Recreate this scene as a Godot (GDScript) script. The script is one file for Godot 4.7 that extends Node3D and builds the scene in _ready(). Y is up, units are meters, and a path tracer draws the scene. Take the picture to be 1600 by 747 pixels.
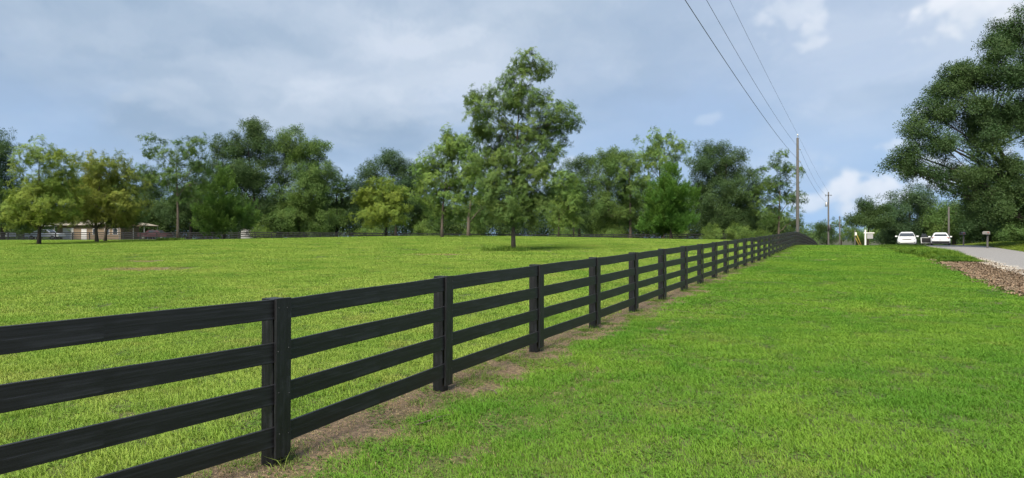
extends Node3D

const EYE := 1.72
const POST_STEP := 2.2
const FENCE_X := [-1.76, -0.72, 0.40, 1.53, 2.645, 3.775, 4.91, 6.017, 7.16, 8.30, 9.465, 10.636, 11.81, 12.98, 14.15, 15.30, 16.42]
const TREES := [
	{"n":"pecan_tree","l":"low spreading yellow-green tree with a short dark trunk in the pasture","g":"young trees standing in the pasture","k":"pecan","c":"yellow","x":-45.1,"d":61.0,"tr":0.17,"cv":1.60,"rc":1.10,"sp":7,"sc":0.90,"fk":0.30,"lobes":[[0.9,9.4,1.7,1.3],[-1.3,7.1,2.0,1.7],[2.0,7.4,1.7,1.8],[0.0,5.1,2.6,1.6],[-2.4,4.5,1.3,1.0],[2.4,4.6,1.2,1.1],[0.7,3.7,2.0,0.6],[-2.1,3.4,1.5,0.5]]},
	{"n":"pecan_tree_001","l":"rounded tree with amber tinged top and slim pale trunk in the pasture","g":"young trees standing in the pasture","k":"pecan","c":"amber","x":-45.4,"d":70.0,"tr":0.17,"cv":1.60,"rc":1.10,"sp":7,"sc":0.90,"fk":0.30,"lobes":[[0.9,9.5,2.4,1.5],[-1.9,7.9,2.0,2.0],[2.5,7.9,2.0,1.8],[-0.1,6.3,3.2,1.8],[3.4,5.6,1.5,1.4],[-2.4,4.7,1.5,1.0],[1.6,4.0,2.8,0.7],[-1.5,3.9,2.0,0.6]]},
	{"n":"pecan_tree_002","l":"darker trunked tree crowding against the amber topped tree","g":"young trees standing in the pasture","k":"pecan","c":"mid","x":-47.7,"d":75.0,"tr":0.17,"cv":1.60,"rc":1.10,"sp":7,"sc":0.90,"fk":0.30,"lobes":[[-1.0,7.2,2.1,1.6],[1.4,7.2,2.2,1.9],[2.4,4.9,1.6,1.1],[2.0,3.9,2.5,0.6]]},
	{"n":"pecan_tree_003","l":"open sparse crowned tree on a tall bare grey trunk","g":"young trees standing in the pasture","k":"pecan","c":"mid","x":-39.2,"d":75.0,"tr":0.17,"cv":0.95,"rc":1.10,"sp":7,"sc":0.90,"fk":0.30,"lobes":[[-3.1,12.4,1.1,1.2],[-3.8,9.9,1.1,1.2],[-0.5,11.5,1.9,1.5],[2.1,12.5,1.5,1.2],[3.1,10.6,1.1,1.1],[-1.4,8.5,2.2,1.3],[1.7,8.4,1.8,1.2],[-0.1,6.6,1.6,0.8]]},
	{"n":"cedar_tree","l":"pointed dark cedar beside the sparse crowned tree","g":"cedars in the pasture","k":"juniper","c":"cedar","x":-38.2,"d":85.0,"tr":0.16,"cv":1.20,"rc":0.80,"sp":9,"sc":1.15,"fk":0.30,"lobes":[[0.0,9.6,0.8,1.3],[-0.3,7.5,1.9,1.7],[0.7,5.2,2.8,2.0],[-1.0,4.4,2.5,1.7]]},
	{"n":"broadleaf_tree","l":"tallest dark broadleaf tree behind the far fence, beside a white shed","g":"tall trees beyond the far fence","k":"oak","c":"deep","x":-43.2,"d":108.0,"tr":0.30,"cv":1.90,"rc":1.70,"sp":8,"sc":1.15,"fk":0.30,"lobes":[[-0.5,19.3,3.0,2.4],[-4.3,16.9,2.8,2.4],[2.2,16.4,3.2,3.0],[-1.6,12.8,4.5,3.6],[-5.2,12.6,2.6,3.2],[1.1,8.7,4.5,3.6],[-2.2,5.5,4.1,2.6]]},
	{"n":"broadleaf_tree_001","l":"twin of the tallest tree, with a rounder top sloping toward the gap","g":"tall trees beyond the far fence","k":"oak","c":"mid","x":-36.1,"d":108.0,"tr":0.30,"cv":1.90,"rc":1.70,"sp":8,"sc":1.15,"fk":0.30,"lobes":[[-1.2,18.0,2.6,2.5],[2.2,16.4,2.2,2.8],[0.4,13.3,4.5,3.6],[3.7,11.0,3.0,3.2],[0.4,8.5,4.5,3.6],[1.7,5.0,5.0,2.4],[-2.8,5.0,3.0,2.4]]},
	{"n":"broadleaf_tree_002","l":"small dark tree at the edge of the gap in the tree line","g":"tall trees beyond the far fence","k":"pecan","c":"deep","x":-31.8,"d":116.0,"tr":0.30,"cv":1.90,"rc":1.70,"sp":8,"sc":1.15,"fk":0.30,"lobes":[[-0.7,11.9,2.3,2.6],[1.2,8.8,1.7,2.6],[-0.7,5.5,3.0,2.8]]},
	{"n":"broadleaf_tree_003","l":"dark tree with flat layered top behind the yellow-green tree","g":"tall trees beyond the far fence","k":"oak","c":"deep","x":-26.1,"d":116.0,"tr":0.30,"cv":1.90,"rc":1.70,"sp":8,"sc":1.15,"fk":0.30,"lobes":[[0.2,13.9,2.3,1.7],[-1.5,10.2,2.3,2.8],[1.5,6.7,3.2,3.5]]},
	{"n":"broadleaf_tree_004","l":"blue-green domed tree between the layered tree and the pale leaved tree","g":"tall trees beyond the far fence","k":"oak","c":"blue","x":-20.7,"d":114.0,"tr":0.30,"cv":1.90,"rc":1.70,"sp":8,"sc":1.15,"fk":0.30,"lobes":[[-0.3,15.2,2.5,1.9],[1.6,12.1,3.2,2.9],[0.2,7.8,3.8,3.4]]},
	{"n":"broadleaf_tree_005","l":"shaded tree tucked behind the pale leaved slender tree","g":"tall trees beyond the far fence","k":"pecan","c":"mid","x":-17.1,"d":118.0,"tr":0.30,"cv":1.90,"rc":1.70,"sp":8,"sc":1.15,"fk":0.30,"lobes":[[-0.6,13.9,2.1,1.7],[0.6,10.3,3.3,3.3],[0.6,5.6,3.3,2.8]]},
	{"n":"pecan_tree_004","l":"small bright yellow-green tree just inside the far fence","g":"young trees standing in the pasture","k":"pecan","c":"yellow","x":-18.7,"d":95.0,"tr":0.15,"cv":1.60,"rc":1.10,"sp":8,"sc":1.05,"fk":0.30,"lobes":[[-0.3,9.5,1.9,1.3],[-2.2,7.2,2.1,1.7],[1.6,7.2,1.9,1.9],[-0.3,5.2,3.4,1.2]]},
	{"n":"pecan_tree_005","l":"slender pale leaved tree on a thin light trunk at the field crest","g":"young trees standing in the pasture","k":"pecan","c":"light","x":-8.2,"d":75.0,"tr":0.17,"cv":1.60,"rc":1.10,"sp":7,"sc":0.90,"fk":0.30,"lobes":[[0.8,13.6,0.8,0.8],[0.3,12.0,1.5,1.4],[2.0,12.6,1.5,1.5],[-1.7,9.8,1.6,1.8],[1.1,9.8,2.4,1.9],[3.3,10.0,1.4,1.8],[-0.8,7.3,2.4,1.8],[1.8,6.9,2.5,1.8],[0.0,5.1,2.4,1.2]]},
	{"n":"broadleaf_tree_006","l":"green tree whose top shows behind the slender pale tree","g":"tall trees beyond the far fence","k":"pecan","c":"mid","x":-7.1,"d":104.0,"tr":0.30,"cv":1.90,"rc":1.70,"sp":8,"sc":1.15,"fk":0.30,"lobes":[[0.6,17.0,2.5,2.5],[1.7,12.4,2.9,2.9],[2.7,7.2,2.9,2.9]]},
	{"n":"pecan_tree_006","l":"tall pecan with ragged pointed crown and weeds around its trunk","g":"young trees standing in the pasture","k":"pecan","c":"pecan","x":0.1,"d":45.0,"tr":0.15,"cv":1.75,"rc":0.80,"sp":7,"sc":0.72,"fk":0.30,"lobes":[[0.8,13.9,0.9,0.9],[1.8,13.7,0.6,0.5],[0.0,12.9,0.9,0.7],[-2.9,11.7,0.5,0.6],[-2.2,10.4,0.9,0.8],[-0.6,11.3,1.1,0.9],[1.2,11.2,1.3,0.9],[3.0,10.2,1.2,0.8],[4.1,9.8,0.4,0.5],[-1.3,9.2,1.3,0.9],[0.8,9.1,1.5,1.1],[2.7,8.8,1.0,0.8],[-2.0,7.7,0.8,0.8],[-0.1,7.0,1.8,1.1],[2.0,7.0,1.4,1.1],[-1.3,5.6,1.4,1.0],[1.2,5.3,1.8,1.1],[-0.7,4.1,1.6,0.8],[1.7,4.0,1.4,0.8],[0.1,3.2,1.1,0.4]]},
	{"n":"pecan_tree_007","l":"small oval light green tree behind the tall pecan","g":"young trees standing in the pasture","k":"pecan","c":"light","x":6.4,"d":88.0,"tr":0.13,"cv":1.60,"rc":1.00,"sp":7,"sc":0.95,"fk":0.30,"lobes":[[0.6,9.6,1.9,1.6],[-0.3,7.0,1.8,1.8],[1.4,6.2,1.6,1.8],[0.6,4.4,2.2,1.0]]},
	{"n":"pecan_tree_008","l":"thin young tree with narrow crown leaning on the oval light green tree","g":"young trees standing in the pasture","k":"pecan","c":"mid","x":9.0,"d":93.0,"tr":0.11,"cv":1.50,"rc":1.00,"sp":8,"sc":1.00,"fk":0.30,"lobes":[[0.2,8.5,1.0,1.7],[0.3,5.7,1.2,1.6]]},
	{"n":"broadleaf_tree_007","l":"dark tree just behind the two small light green trees","g":"tall trees beyond the far fence","k":"oak","c":"deep","x":12.2,"d":116.0,"tr":0.30,"cv":1.90,"rc":1.70,"sp":8,"sc":1.15,"fk":0.30,"lobes":[[0.0,14.6,2.3,2.0],[-0.6,10.2,3.0,3.5],[0.0,5.5,3.2,2.8]]},
	{"n":"broadleaf_tree_008","l":"twin topped green tree between the oval tree and the cedar","g":"tall trees beyond the far fence","k":"oak","c":"mid","x":17.3,"d":114.0,"tr":0.30,"cv":1.90,"rc":1.70,"sp":8,"sc":1.15,"fk":0.30,"lobes":[[-1.0,14.9,2.3,2.2],[1.6,15.6,2.4,2.2],[-0.2,11.2,3.8,3.4],[-0.8,6.1,3.8,3.2]]},
	{"n":"broadleaf_tree_009","l":"narrow grey-green tree leaning on the twin topped tree","g":"tall trees beyond the far fence","k":"pecan","c":"mid","x":20.7,"d":112.0,"tr":0.30,"cv":1.90,"rc":1.70,"sp":8,"sc":1.15,"fk":0.30,"lobes":[[-0.3,13.9,2.1,2.2],[0.0,9.9,2.9,3.4],[0.0,5.4,3.1,2.7]]},
	{"n":"broadleaf_tree_010","l":"tallest airy tree rising just behind the bright cedar","g":"tall trees beyond the far fence","k":"pecan","c":"light","x":28.3,"d":120.0,"tr":0.30,"cv":1.40,"rc":1.70,"sp":8,"sc":1.15,"fk":0.30,"lobes":[[-0.7,19.8,3.0,2.2],[3.0,19.0,2.4,1.9],[-3.6,16.5,2.6,2.4],[0.5,15.9,3.8,2.8],[-4.1,11.7,3.4,3.4],[0.5,10.5,4.6,3.4]]},
	{"n":"cedar_tree_001","l":"bright green feathery cedar standing before the far fence","g":"cedars in the pasture","k":"juniper","c":"brightcedar","x":24.3,"d":98.0,"tr":0.20,"cv":1.20,"rc":0.85,"sp":10,"sc":1.25,"fk":0.30,"lobes":[[0.0,11.1,1.1,1.5],[-1.0,8.6,2.5,2.2],[1.5,8.1,2.2,2.2],[-0.2,5.6,3.7,2.4],[0.0,4.2,3.9,1.6]]},
	{"n":"broadleaf_tree_011","l":"broad dark tree between the bright cedar and the airy roadside tree","g":"tall trees beyond the far fence","k":"oak","c":"deep","x":37.0,"d":112.0,"tr":0.30,"cv":1.90,"rc":1.70,"sp":8,"sc":1.15,"fk":0.30,"lobes":[[-1.1,16.6,2.7,1.9],[1.8,15.3,2.1,2.1],[-3.4,14.6,2.2,2.2],[-0.6,11.9,4.3,3.4],[3.4,10.8,2.9,3.0],[-1.1,7.7,4.5,3.6],[3.9,7.1,3.1,3.1],[1.1,4.3,4.3,1.5]]},
	{"n":"roadside_tree","l":"airy tree with sky showing through, beside the tall wooden utility pole","g":"tall trees beyond the far fence","k":"pecan","c":"mid","x":43.3,"d":104.0,"tr":0.20,"cv":0.95,"rc":1.30,"sp":8,"sc":1.00,"fk":0.30,"lobes":[[-0.6,14.1,2.0,1.5],[-1.8,11.4,1.9,1.8],[2.3,12.4,1.6,1.4],[1.0,9.5,2.5,1.9],[3.2,8.5,1.4,1.7],[-1.0,6.4,2.6,2.1],[2.5,4.8,1.5,1.4],[-2.7,8.9,1.2,1.7]]},
	{"n":"broadleaf_tree_012","l":"dark tree overhanging the parked vehicles near the tan house","g":"tall trees beyond the far fence","k":"oak","c":"deep","x":-82.8,"d":104.0,"tr":0.30,"cv":1.90,"rc":1.70,"sp":8,"sc":1.15,"fk":0.30,"lobes":[[0.1,15.6,2.9,2.9],[-0.4,10.4,4.0,4.4],[1.7,6.2,4.4,2.9],[-3.5,12.4,4.2,5.2]]},
	{"n":"broadleaf_tree_013","l":"dark tree behind the tan house porch","g":"tall trees beyond the far fence","k":"oak","c":"deep","x":-75.9,"d":132.0,"tr":0.30,"cv":1.90,"rc":1.70,"sp":8,"sc":1.15,"fk":0.30,"lobes":[[0.0,12.4,4.8,4.2],[1.7,7.7,5.3,3.2]]},
	{"n":"broadleaf_tree_014","l":"dark tree beyond the maroon pickup, behind the sparse tree","g":"tall trees beyond the far fence","k":"oak","c":"deep","x":-63.3,"d":126.0,"tr":0.30,"cv":1.90,"rc":1.70,"sp":8,"sc":1.15,"fk":0.30,"lobes":[[0.3,12.4,4.5,4.0],[-0.8,7.4,5.0,3.0]]},
	{"n":"broadleaf_tree_015","l":"green tree rising over the tan house roof","g":"tall trees beyond the far fence","k":"oak","c":"mid","x":-93.8,"d":138.0,"tr":0.30,"cv":1.90,"rc":1.70,"sp":8,"sc":1.15,"fk":0.30,"lobes":[[-1.4,11.8,4.7,4.1],[4.1,11.1,4.7,3.9]]},
	{"n":"roadside_oak","l":"huge dark oak leaning its limbs over the lane","g":"trees beyond the lane","k":"oak","c":"deep","x":43.1,"d":52.0,"tr":0.36,"cv":1.10,"rc":0.75,"sp":5,"sc":0.85,"fk":0.22,"lobes":[[-1.9,18.6,1.9,1.5],[-4.0,17.1,1.6,1.1],[-6.0,15.1,1.6,1.2],[-3.0,14.9,2.3,1.5],[-0.3,17.0,2.3,2.0],[-7.7,13.7,1.4,1.0],[-8.7,12.0,1.6,1.0],[-5.6,12.3,1.9,1.1],[-2.5,11.8,2.1,1.4],[-10.3,10.7,1.2,0.9],[-10.8,8.6,1.3,1.0],[-8.2,9.5,1.6,1.0],[-5.1,9.3,1.9,1.1],[-11.8,7.6,0.8,0.6],[-9.5,7.3,1.4,0.8],[-6.7,6.9,1.8,0.9],[-3.5,7.2,2.0,1.2],[-7.8,5.7,0.9,0.4],[-4.3,5.3,1.9,0.9],[-1.9,5.1,2.1,1.1],[0.6,10.7,2.9,2.6],[1.8,14.4,2.3,2.3],[1.1,6.6,2.4,1.8],[-4.8,4.1,1.8,0.6],[-1.7,3.7,1.9,0.8],[-6.7,14.9,1.2,0.8],[-4.6,10.7,1.9,1.1]]},
	{"n":"roadside_tree_001","l":"small dark open tree with tiered limbs above the white sign post","g":"trees beyond the lane","k":"oak","c":"deep","x":51.2,"d":92.0,"tr":0.14,"cv":0.80,"rc":0.70,"sp":6,"sc":1.10,"fk":0.30,"lobes":[[-0.3,7.0,0.7,0.8],[0.8,5.7,1.5,0.9],[-1.4,4.6,1.4,0.6],[0.6,4.1,2.0,0.8],[2.4,6.1,0.6,0.3]]},
	{"n":"broadleaf_tree_016","l":"dense dark tree behind the white car with its grille showing","g":"trees beyond the lane","k":"oak","c":"blue","x":60.1,"d":97.0,"tr":0.30,"cv":1.90,"rc":1.70,"sp":8,"sc":1.15,"fk":0.30,"lobes":[[0.5,7.1,3.5,2.1],[-1.9,4.4,2.1,2.5],[2.9,4.4,3.1,2.3],[-0.2,2.5,3.9,1.6]]},
	{"n":"broadleaf_tree_017","l":"vine draped mound of a tree behind the open door car","g":"trees beyond the lane","k":"oak","c":"mid","x":63.5,"d":92.0,"tr":0.30,"cv":1.90,"rc":1.70,"sp":8,"sc":1.15,"fk":0.30,"lobes":[[0.9,5.2,3.1,2.0],[-1.8,3.7,2.6,1.7],[1.8,3.1,3.3,1.5]]},
	{"n":"broadleaf_tree_018","l":"tall dense tree behind the two roadside mailboxes","g":"trees beyond the lane","k":"oak","c":"deep","x":64.3,"d":86.0,"tr":0.30,"cv":1.90,"rc":1.70,"sp":8,"sc":1.15,"fk":0.30,"lobes":[[-0.7,5.8,3.1,2.4],[1.5,8.0,3.1,2.9],[0.6,3.2,4.0,1.5]]},
	{"n":"broadleaf_tree_019","l":"bushy tree under the huge oak at the field edge","g":"trees beyond the lane","k":"oak","c":"mid","x":64.2,"d":80.0,"tr":0.30,"cv":1.90,"rc":1.70,"sp":8,"sc":1.15,"fk":0.30,"lobes":[[-1.0,4.8,2.9,2.4],[1.8,6.0,3.2,3.2],[0.2,2.6,3.7,1.3]]},
	{"n":"distant_tree","l":"low round tree below the hill, beside the far transformer pole","g":"small trees below the hill","k":"oak","c":"mid","x":80.9,"d":170.0,"tr":0.30,"cv":1.90,"rc":1.70,"sp":8,"sc":1.15,"fk":0.30,"lobes":[[0.0,3.6,2.0,1.7],[-1.4,1.9,2.0,1.5]]},
	{"n":"distant_tree_001","l":"dark pointed tree below the hill, beside the transformer pole","g":"small trees below the hill","k":"oak","c":"deep","x":81.3,"d":165.0,"tr":0.30,"cv":1.90,"rc":1.70,"sp":8,"sc":1.15,"fk":0.30,"lobes":[[-0.5,4.9,1.6,1.3],[0.3,2.5,2.6,1.8]]},
	{"n":"distant_tree_002","l":"airy topped tree behind the thin grey pole","g":"small trees below the hill","k":"pecan","c":"mid","x":90.0,"d":175.0,"tr":0.30,"cv":1.10,"rc":1.70,"sp":8,"sc":1.15,"fk":0.30,"lobes":[[-1.4,6.1,1.6,1.1],[1.0,5.7,1.6,1.2],[0.3,2.2,2.5,1.8]]},
	{"n":"distant_tree_003","l":"green tree behind the slanting guy wire guards","g":"small trees below the hill","k":"oak","c":"mid","x":85.8,"d":160.0,"tr":0.30,"cv":1.90,"rc":1.70,"sp":8,"sc":1.15,"fk":0.30,"lobes":[[0.3,2.8,2.6,1.6],[2.2,1.9,2.6,1.4]]},
	{"n":"distant_tree_004","l":"pale green tree filling the gap behind the white sign post","g":"small trees below the hill","k":"oak","c":"light","x":86.7,"d":150.0,"tr":0.30,"cv":1.90,"rc":1.70,"sp":8,"sc":1.15,"fk":0.30,"lobes":[[-0.9,3.4,2.4,2.1],[2.1,2.8,2.4,2.1]]},
]
# leaf colours of each kind of tree: young yellower leaves, older bluer ones, mixed at random
const TINTS := {
	"yellow": [Color(0.182, 0.237, 0.037), Color(0.135, 0.208, 0.038)],
	"amber": [Color(0.190, 0.216, 0.038), Color(0.141, 0.189, 0.039)],
	"mid": [Color(0.098, 0.158, 0.038), Color(0.073, 0.139, 0.039)],
	"deep": [Color(0.057, 0.098, 0.031), Color(0.043, 0.086, 0.033)],
	"blue": [Color(0.054, 0.096, 0.040), Color(0.040, 0.084, 0.041)],
	"light": [Color(0.158, 0.236, 0.052), Color(0.117, 0.208, 0.055)],
	"pecan": [Color(0.124, 0.185, 0.045), Color(0.092, 0.162, 0.046)],
	"cedar": [Color(0.094, 0.169, 0.034), Color(0.070, 0.148, 0.036)],
	"brightcedar": [Color(0.091, 0.184, 0.029), Color(0.068, 0.162, 0.031)],
}

var rng := RandomNumberGenerator.new()
var nz := FastNoiseLite.new()
var nf := FastNoiseLite.new()
var M := {}
var sprays := {}


func _ready() -> void:
	rng.seed = 7
	nz.seed = 3
	nz.frequency = 1.0
	nz.noise_type = FastNoiseLite.TYPE_SIMPLEX_SMOOTH
	nz.fractal_octaves = 4
	nf.seed = 11
	nf.frequency = 1.0
	nf.fractal_type = FastNoiseLite.FRACTAL_NONE
	make_camera()
	make_sky()
	make_sun()
	make_materials()
	make_ground()
	make_lane()
	make_fences()
	make_trees()
	make_woodland()
	make_grass()
	make_roadside()
	make_poles()
	make_cars()
	make_lane_furniture()
	make_homestead()
	make_small_things()


# ------------------------------------------------------------------ camera, sky, sun
func make_camera() -> void:
	var cam := Camera3D.new()
	cam.name = "camera"
	cam.position = Vector3(0, EYE, 0)
	cam.fov = rad_to_deg(2.0 * atan(373.5 / 1000.0))
	cam.near = 0.05
	cam.far = 4000.0
	cam.current = true
	add_child(cam)


func make_sky() -> void:
	var w := 2048
	var h := 1024
	var data := PackedByteArray()
	data.resize(w * h * 3)
	var veil := FastNoiseLite.new()
	veil.seed = 21
	veil.frequency = 0.42
	veil.fractal_octaves = 5
	veil.fractal_gain = 0.48
	veil.domain_warp_enabled = true
	veil.domain_warp_amplitude = 0.9
	veil.domain_warp_frequency = 0.5
	var puff := FastNoiseLite.new()
	puff.seed = 8
	puff.frequency = 9.0
	puff.fractal_octaves = 5
	puff.fractal_gain = 0.55
	var blue_low := Color(0.66, 0.79, 0.94)
	var blue_high := Color(0.665, 0.75, 0.872)
	var slate := Color(0.61, 0.70, 0.80)
	var pearl := Color(0.825, 0.87, 0.93)
	var snow := Color(0.93, 0.95, 0.985)
	# heaps of cumulus: azimuth, elevation, half width, half height (degrees), opacity
	var heaps := [[29.0, 3.6, 5.5, 2.0, 0.8], [25.5, 3.0, 3.5, 1.1, 0.7], [33.5, 4.6, 4.0, 2.2, 0.7], [36.5, 16.4, 5.5, 2.8, 0.9], [39.5, 18.5, 4.5, 3.2, 0.9], [33.0, 9.6, 1.8, 0.4, 0.6], [31.8, 7.2, 2.6, 0.5, 0.5], [23.6, 18.2, 2.6, 2.2, 0.5], [25.2, 16.2, 1.5, 1.6, 0.6], [21.5, 20.2, 2.5, 1.4, 0.4], [17.0, 10.2, 1.4, 0.5, 0.25], [5.6, 7.0, 1.8, 0.4, 0.45],
		[62.0, 5.0, 8.0, 3.0, 0.8], [95.0, 6.0, 9.0, 3.4, 0.8], [140.0, 4.5, 8.0, 2.6, 0.8], [-150.0, 5.0, 9.0, 3.0, 0.7], [-100.0, 4.0, 8.0, 2.4, 0.7], [178.0, 12.0, 7.0, 3.0, 0.7]]
	for j in h:
		var el := (0.5 - (j + 0.5) / h) * PI
		var low := maxf(el, 0.0)
		var ce := cos(low)
		var se := sin(low)
		for i in w:
			var k := (j * w + i) * 3
			if el < -0.03:
				data[k] = 108
				data[k + 1] = 122
				data[k + 2] = 104
				continue
			var az := wrapf(((i + 0.5) / w - 0.5) * TAU + PI, -PI, PI)
			var p := Vector2(sin(az) * ce, -cos(az) * ce) / (se + 0.22)
			var n := veil.get_noise_2d(p.x + 4.0, p.y)
			var m := veil.get_noise_2d(p.x * 2.6 + 31.0, p.y * 2.6 - 7.0)
			var c := blue_low.lerp(blue_high, smoothstep(0.0, 0.32, low))
			var cover := clampf(0.78 + 1.0 * n - 0.22 * sin(az - 0.05), 0.0, 1.0) * smoothstep(0.03, 0.2, low + 0.05 * n)
			var bright := clampf(0.42 + 1.0 * m + 0.55 * sin(az + 0.15) + 0.4 * n, 0.0, 1.0)
			c = c.lerp(slate.lerp(pearl, bright), cover * 0.92)
			var deg := Vector2(rad_to_deg(az), rad_to_deg(el))
			var best := 0.0
			var lit := 0.0
			for q in heaps:
				var dx: float = absf(deg.x - q[0])
				if dx > q[2] * 1.6:
					continue
				var u := Vector2((deg.x - q[0]) / q[2], (deg.y - q[1]) / q[3])
				if absf(u.y) > 1.6:
					continue
				var r := u.length()
				var f := puff.get_noise_2d(deg.x * 0.035, deg.y * 0.045)
				var a: float = smoothstep(0.0, 0.62, 1.0 - r + 0.95 * f) * q[4]
				if a > best:
					best = a
					lit = clampf(0.55 + 0.5 * u.y + 0.9 * f, 0.0, 1.0)
			if best > 0.0:
				c = c.lerp(pearl.lerp(snow, lit), best)
			data[k] = int(c.r * 255.0)
			data[k + 1] = int(c.g * 255.0)
			data[k + 2] = int(c.b * 255.0)
	var pano := PanoramaSkyMaterial.new()
	pano.panorama = ImageTexture.create_from_image(Image.create_from_data(w, h, false, Image.FORMAT_RGB8, data))
	pano.energy_multiplier = 1.0
	var sky := Sky.new()
	sky.sky_material = pano
	var env := Environment.new()
	env.background_mode = Environment.BG_SKY
	env.sky = sky
	env.background_energy_multiplier = 0.167
	env.tonemap_mode = Environment.TONE_MAPPER_LINEAR
	env.tonemap_exposure = 6.14
	env.sdfgi_enabled = true
	env.ssao_enabled = true
	env.ssil_enabled = true
	var we := WorldEnvironment.new()
	we.name = "world_environment"
	we.environment = env
	add_child(we)


func make_sun() -> void:
	var sun := DirectionalLight3D.new()
	sun.name = "sun"
	sun.light_energy = 0.48
	sun.light_color = Color(1.0, 0.955, 0.88)
	sun.light_angular_distance = 38.0
	sun.shadow_enabled = true
	sun.look_at_from_position(Vector3(-0.26, 0.86, 0.62), Vector3.ZERO)
	add_child(sun)


# ------------------------------------------------------------------ the lie of the land
func fx(d: float) -> float:
	var t := (d - 4.86) / POST_STEP
	if t <= 0.0:
		return -1.76 + 0.667 * (d - 4.86)
	if t >= 16.0:
		return 16.42 + 0.518 * (d - 40.06)
	var i := int(t)
	return lerpf(FENCE_X[i], FENCE_X[i + 1], t - i)


func gy(x: float, d: float) -> float:
	var e := d - 4.86
	var b: float
	if d < -40.0:
		e = -44.86
	if d <= 4.86:
		b = 0.004 * e
	elif d <= 56.0:
		b = 0.0188 * e + 0.00004 * e * absf(e)
	else:
		var t := minf(d - 56.0, 40.0)
		b = 1.066 + 0.0229 * (t - t * t / 80.0)
	var sd := 27.0 if d < 86.0 else 13.0
	b += 0.62 * exp(-pow((x + 8.0) / 27.0, 2.0) - pow((d - 86.0) / sd, 2.0))
	if d > 54.0:
		var q := minf(d - 54.0, 130.0)
		var drop := 0.034 * (q - 4.0) if q > 8.0 else 0.034 * q * q / 16.0
		b -= drop * smoothstep(-14.0, 0.0, x - fx(d))
	if d > 98.0:
		b -= 0.25 * smoothstep(98.0, 112.0, d) * smoothstep(-60.0, -25.0, x)
	return b


func at(x: float, d: float, up := 0.0) -> Vector3:
	return Vector3(x, gy(x, d) + up, -d)


# offset from the near fence line, metres across towards the lane
func across(x: float, d: float) -> float:
	return (x - fx(d)) * 0.885


const LANE_NEAR := 9.9
const LANE_FAR := 15.2


# ------------------------------------------------------------------ helpers
func tag(o: Node, label := "", category := "", group := "", kind := "") -> Node:
	if label:
		o.set_meta("label", label)
	if category:
		o.set_meta("category", category)
	if group:
		o.set_meta("group", group)
	if kind:
		o.set_meta("kind", kind)
	return o


func thing(called: String, pos: Vector3, label: String, category: String, group := "") -> Node3D:
	var o := Node3D.new()
	o.name = called
	o.position = pos
	add_child(o, true)
	tag(o, label, category, group)
	return o


func put(called: String, mesh: Mesh, m: Material, parent: Node, tf := Transform3D()) -> MeshInstance3D:
	var o := MeshInstance3D.new()
	o.name = called
	o.mesh = mesh
	o.material_override = m
	o.transform = tf
	parent.add_child(o, true)
	return o


func tool() -> SurfaceTool:
	var st := SurfaceTool.new()
	st.begin(Mesh.PRIMITIVE_TRIANGLES)
	st.set_smooth_group(-1)
	return st


func done(st: SurfaceTool) -> ArrayMesh:
	st.generate_normals()
	return st.commit()


func tri(st: SurfaceTool, a: Vector3, b: Vector3, c: Vector3) -> void:
	st.add_vertex(a)
	st.add_vertex(b)
	st.add_vertex(c)


func quad(st: SurfaceTool, a: Vector3, b: Vector3, c: Vector3, d: Vector3) -> void:
	tri(st, a, b, c)
	tri(st, a, c, d)


# closed rings joined along their length, ends capped
func loft(st: SurfaceTool, rings: Array, cap := true) -> void:
	for r in rings.size() - 1:
		var a: PackedVector3Array = rings[r]
		var b: PackedVector3Array = rings[r + 1]
		var n := a.size()
		for i in n:
			quad(st, a[i], b[i], b[(i + 1) % n], a[(i + 1) % n])
	if cap:
		for e in [0, rings.size() - 1]:
			var a: PackedVector3Array = rings[e]
			for i in range(1, a.size() - 1):
				if e == 0:
					tri(st, a[0], a[i], a[i + 1])
				else:
					tri(st, a[0], a[i + 1], a[i])


# a box with chamfered long edges, its length along x
func bar(st: SurfaceTool, c: Vector3, s: Vector3, bevel := 0.006, basis := Basis()) -> void:
	var y := s.y / 2.0
	var z := s.z / 2.0
	var b := minf(bevel, minf(y, z) * 0.6)
	var prof := [Vector2(-y + b, -z), Vector2(y - b, -z), Vector2(y, -z + b), Vector2(y, z - b), Vector2(y - b, z), Vector2(-y + b, z), Vector2(-y, z - b), Vector2(-y, -z + b)]
	var rings := []
	for x in [-s.x / 2.0, s.x / 2.0]:
		var ring := PackedVector3Array()
		for p in prof:
			ring.append(c + basis * Vector3(x, p.x, p.y))
		rings.append(ring)
	loft(st, rings)


func tube(st: SurfaceTool, pts: Array, radii: Array, sides := 7) -> void:
	var rings := []
	var ref := Vector3(0.31, 0.2, 0.93).normalized()
	for i in pts.size():
		var t: Vector3 = (pts[mini(i + 1, pts.size() - 1)] - pts[maxi(i - 1, 0)]).normalized()
		var u := t.cross(ref).normalized()
		var v := t.cross(u)
		var ring := PackedVector3Array()
		for k in sides:
			var a := TAU * k / sides
			ring.append(pts[i] + (u * cos(a) + v * sin(a)) * radii[i])
		rings.append(ring)
	loft(st, rings)


func round_tube(pts: Array, radii: Array, sides := 10) -> ArrayMesh:
	var st := SurfaceTool.new()
	st.begin(Mesh.PRIMITIVE_TRIANGLES)
	st.set_smooth_group(1)
	tube(st, pts, radii, sides)
	st.generate_normals()
	return st.commit()


func barmesh(s: Vector3, bevel := 0.006) -> ArrayMesh:
	var st := tool()
	bar(st, Vector3.ZERO, s, bevel)
	return done(st)


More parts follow.
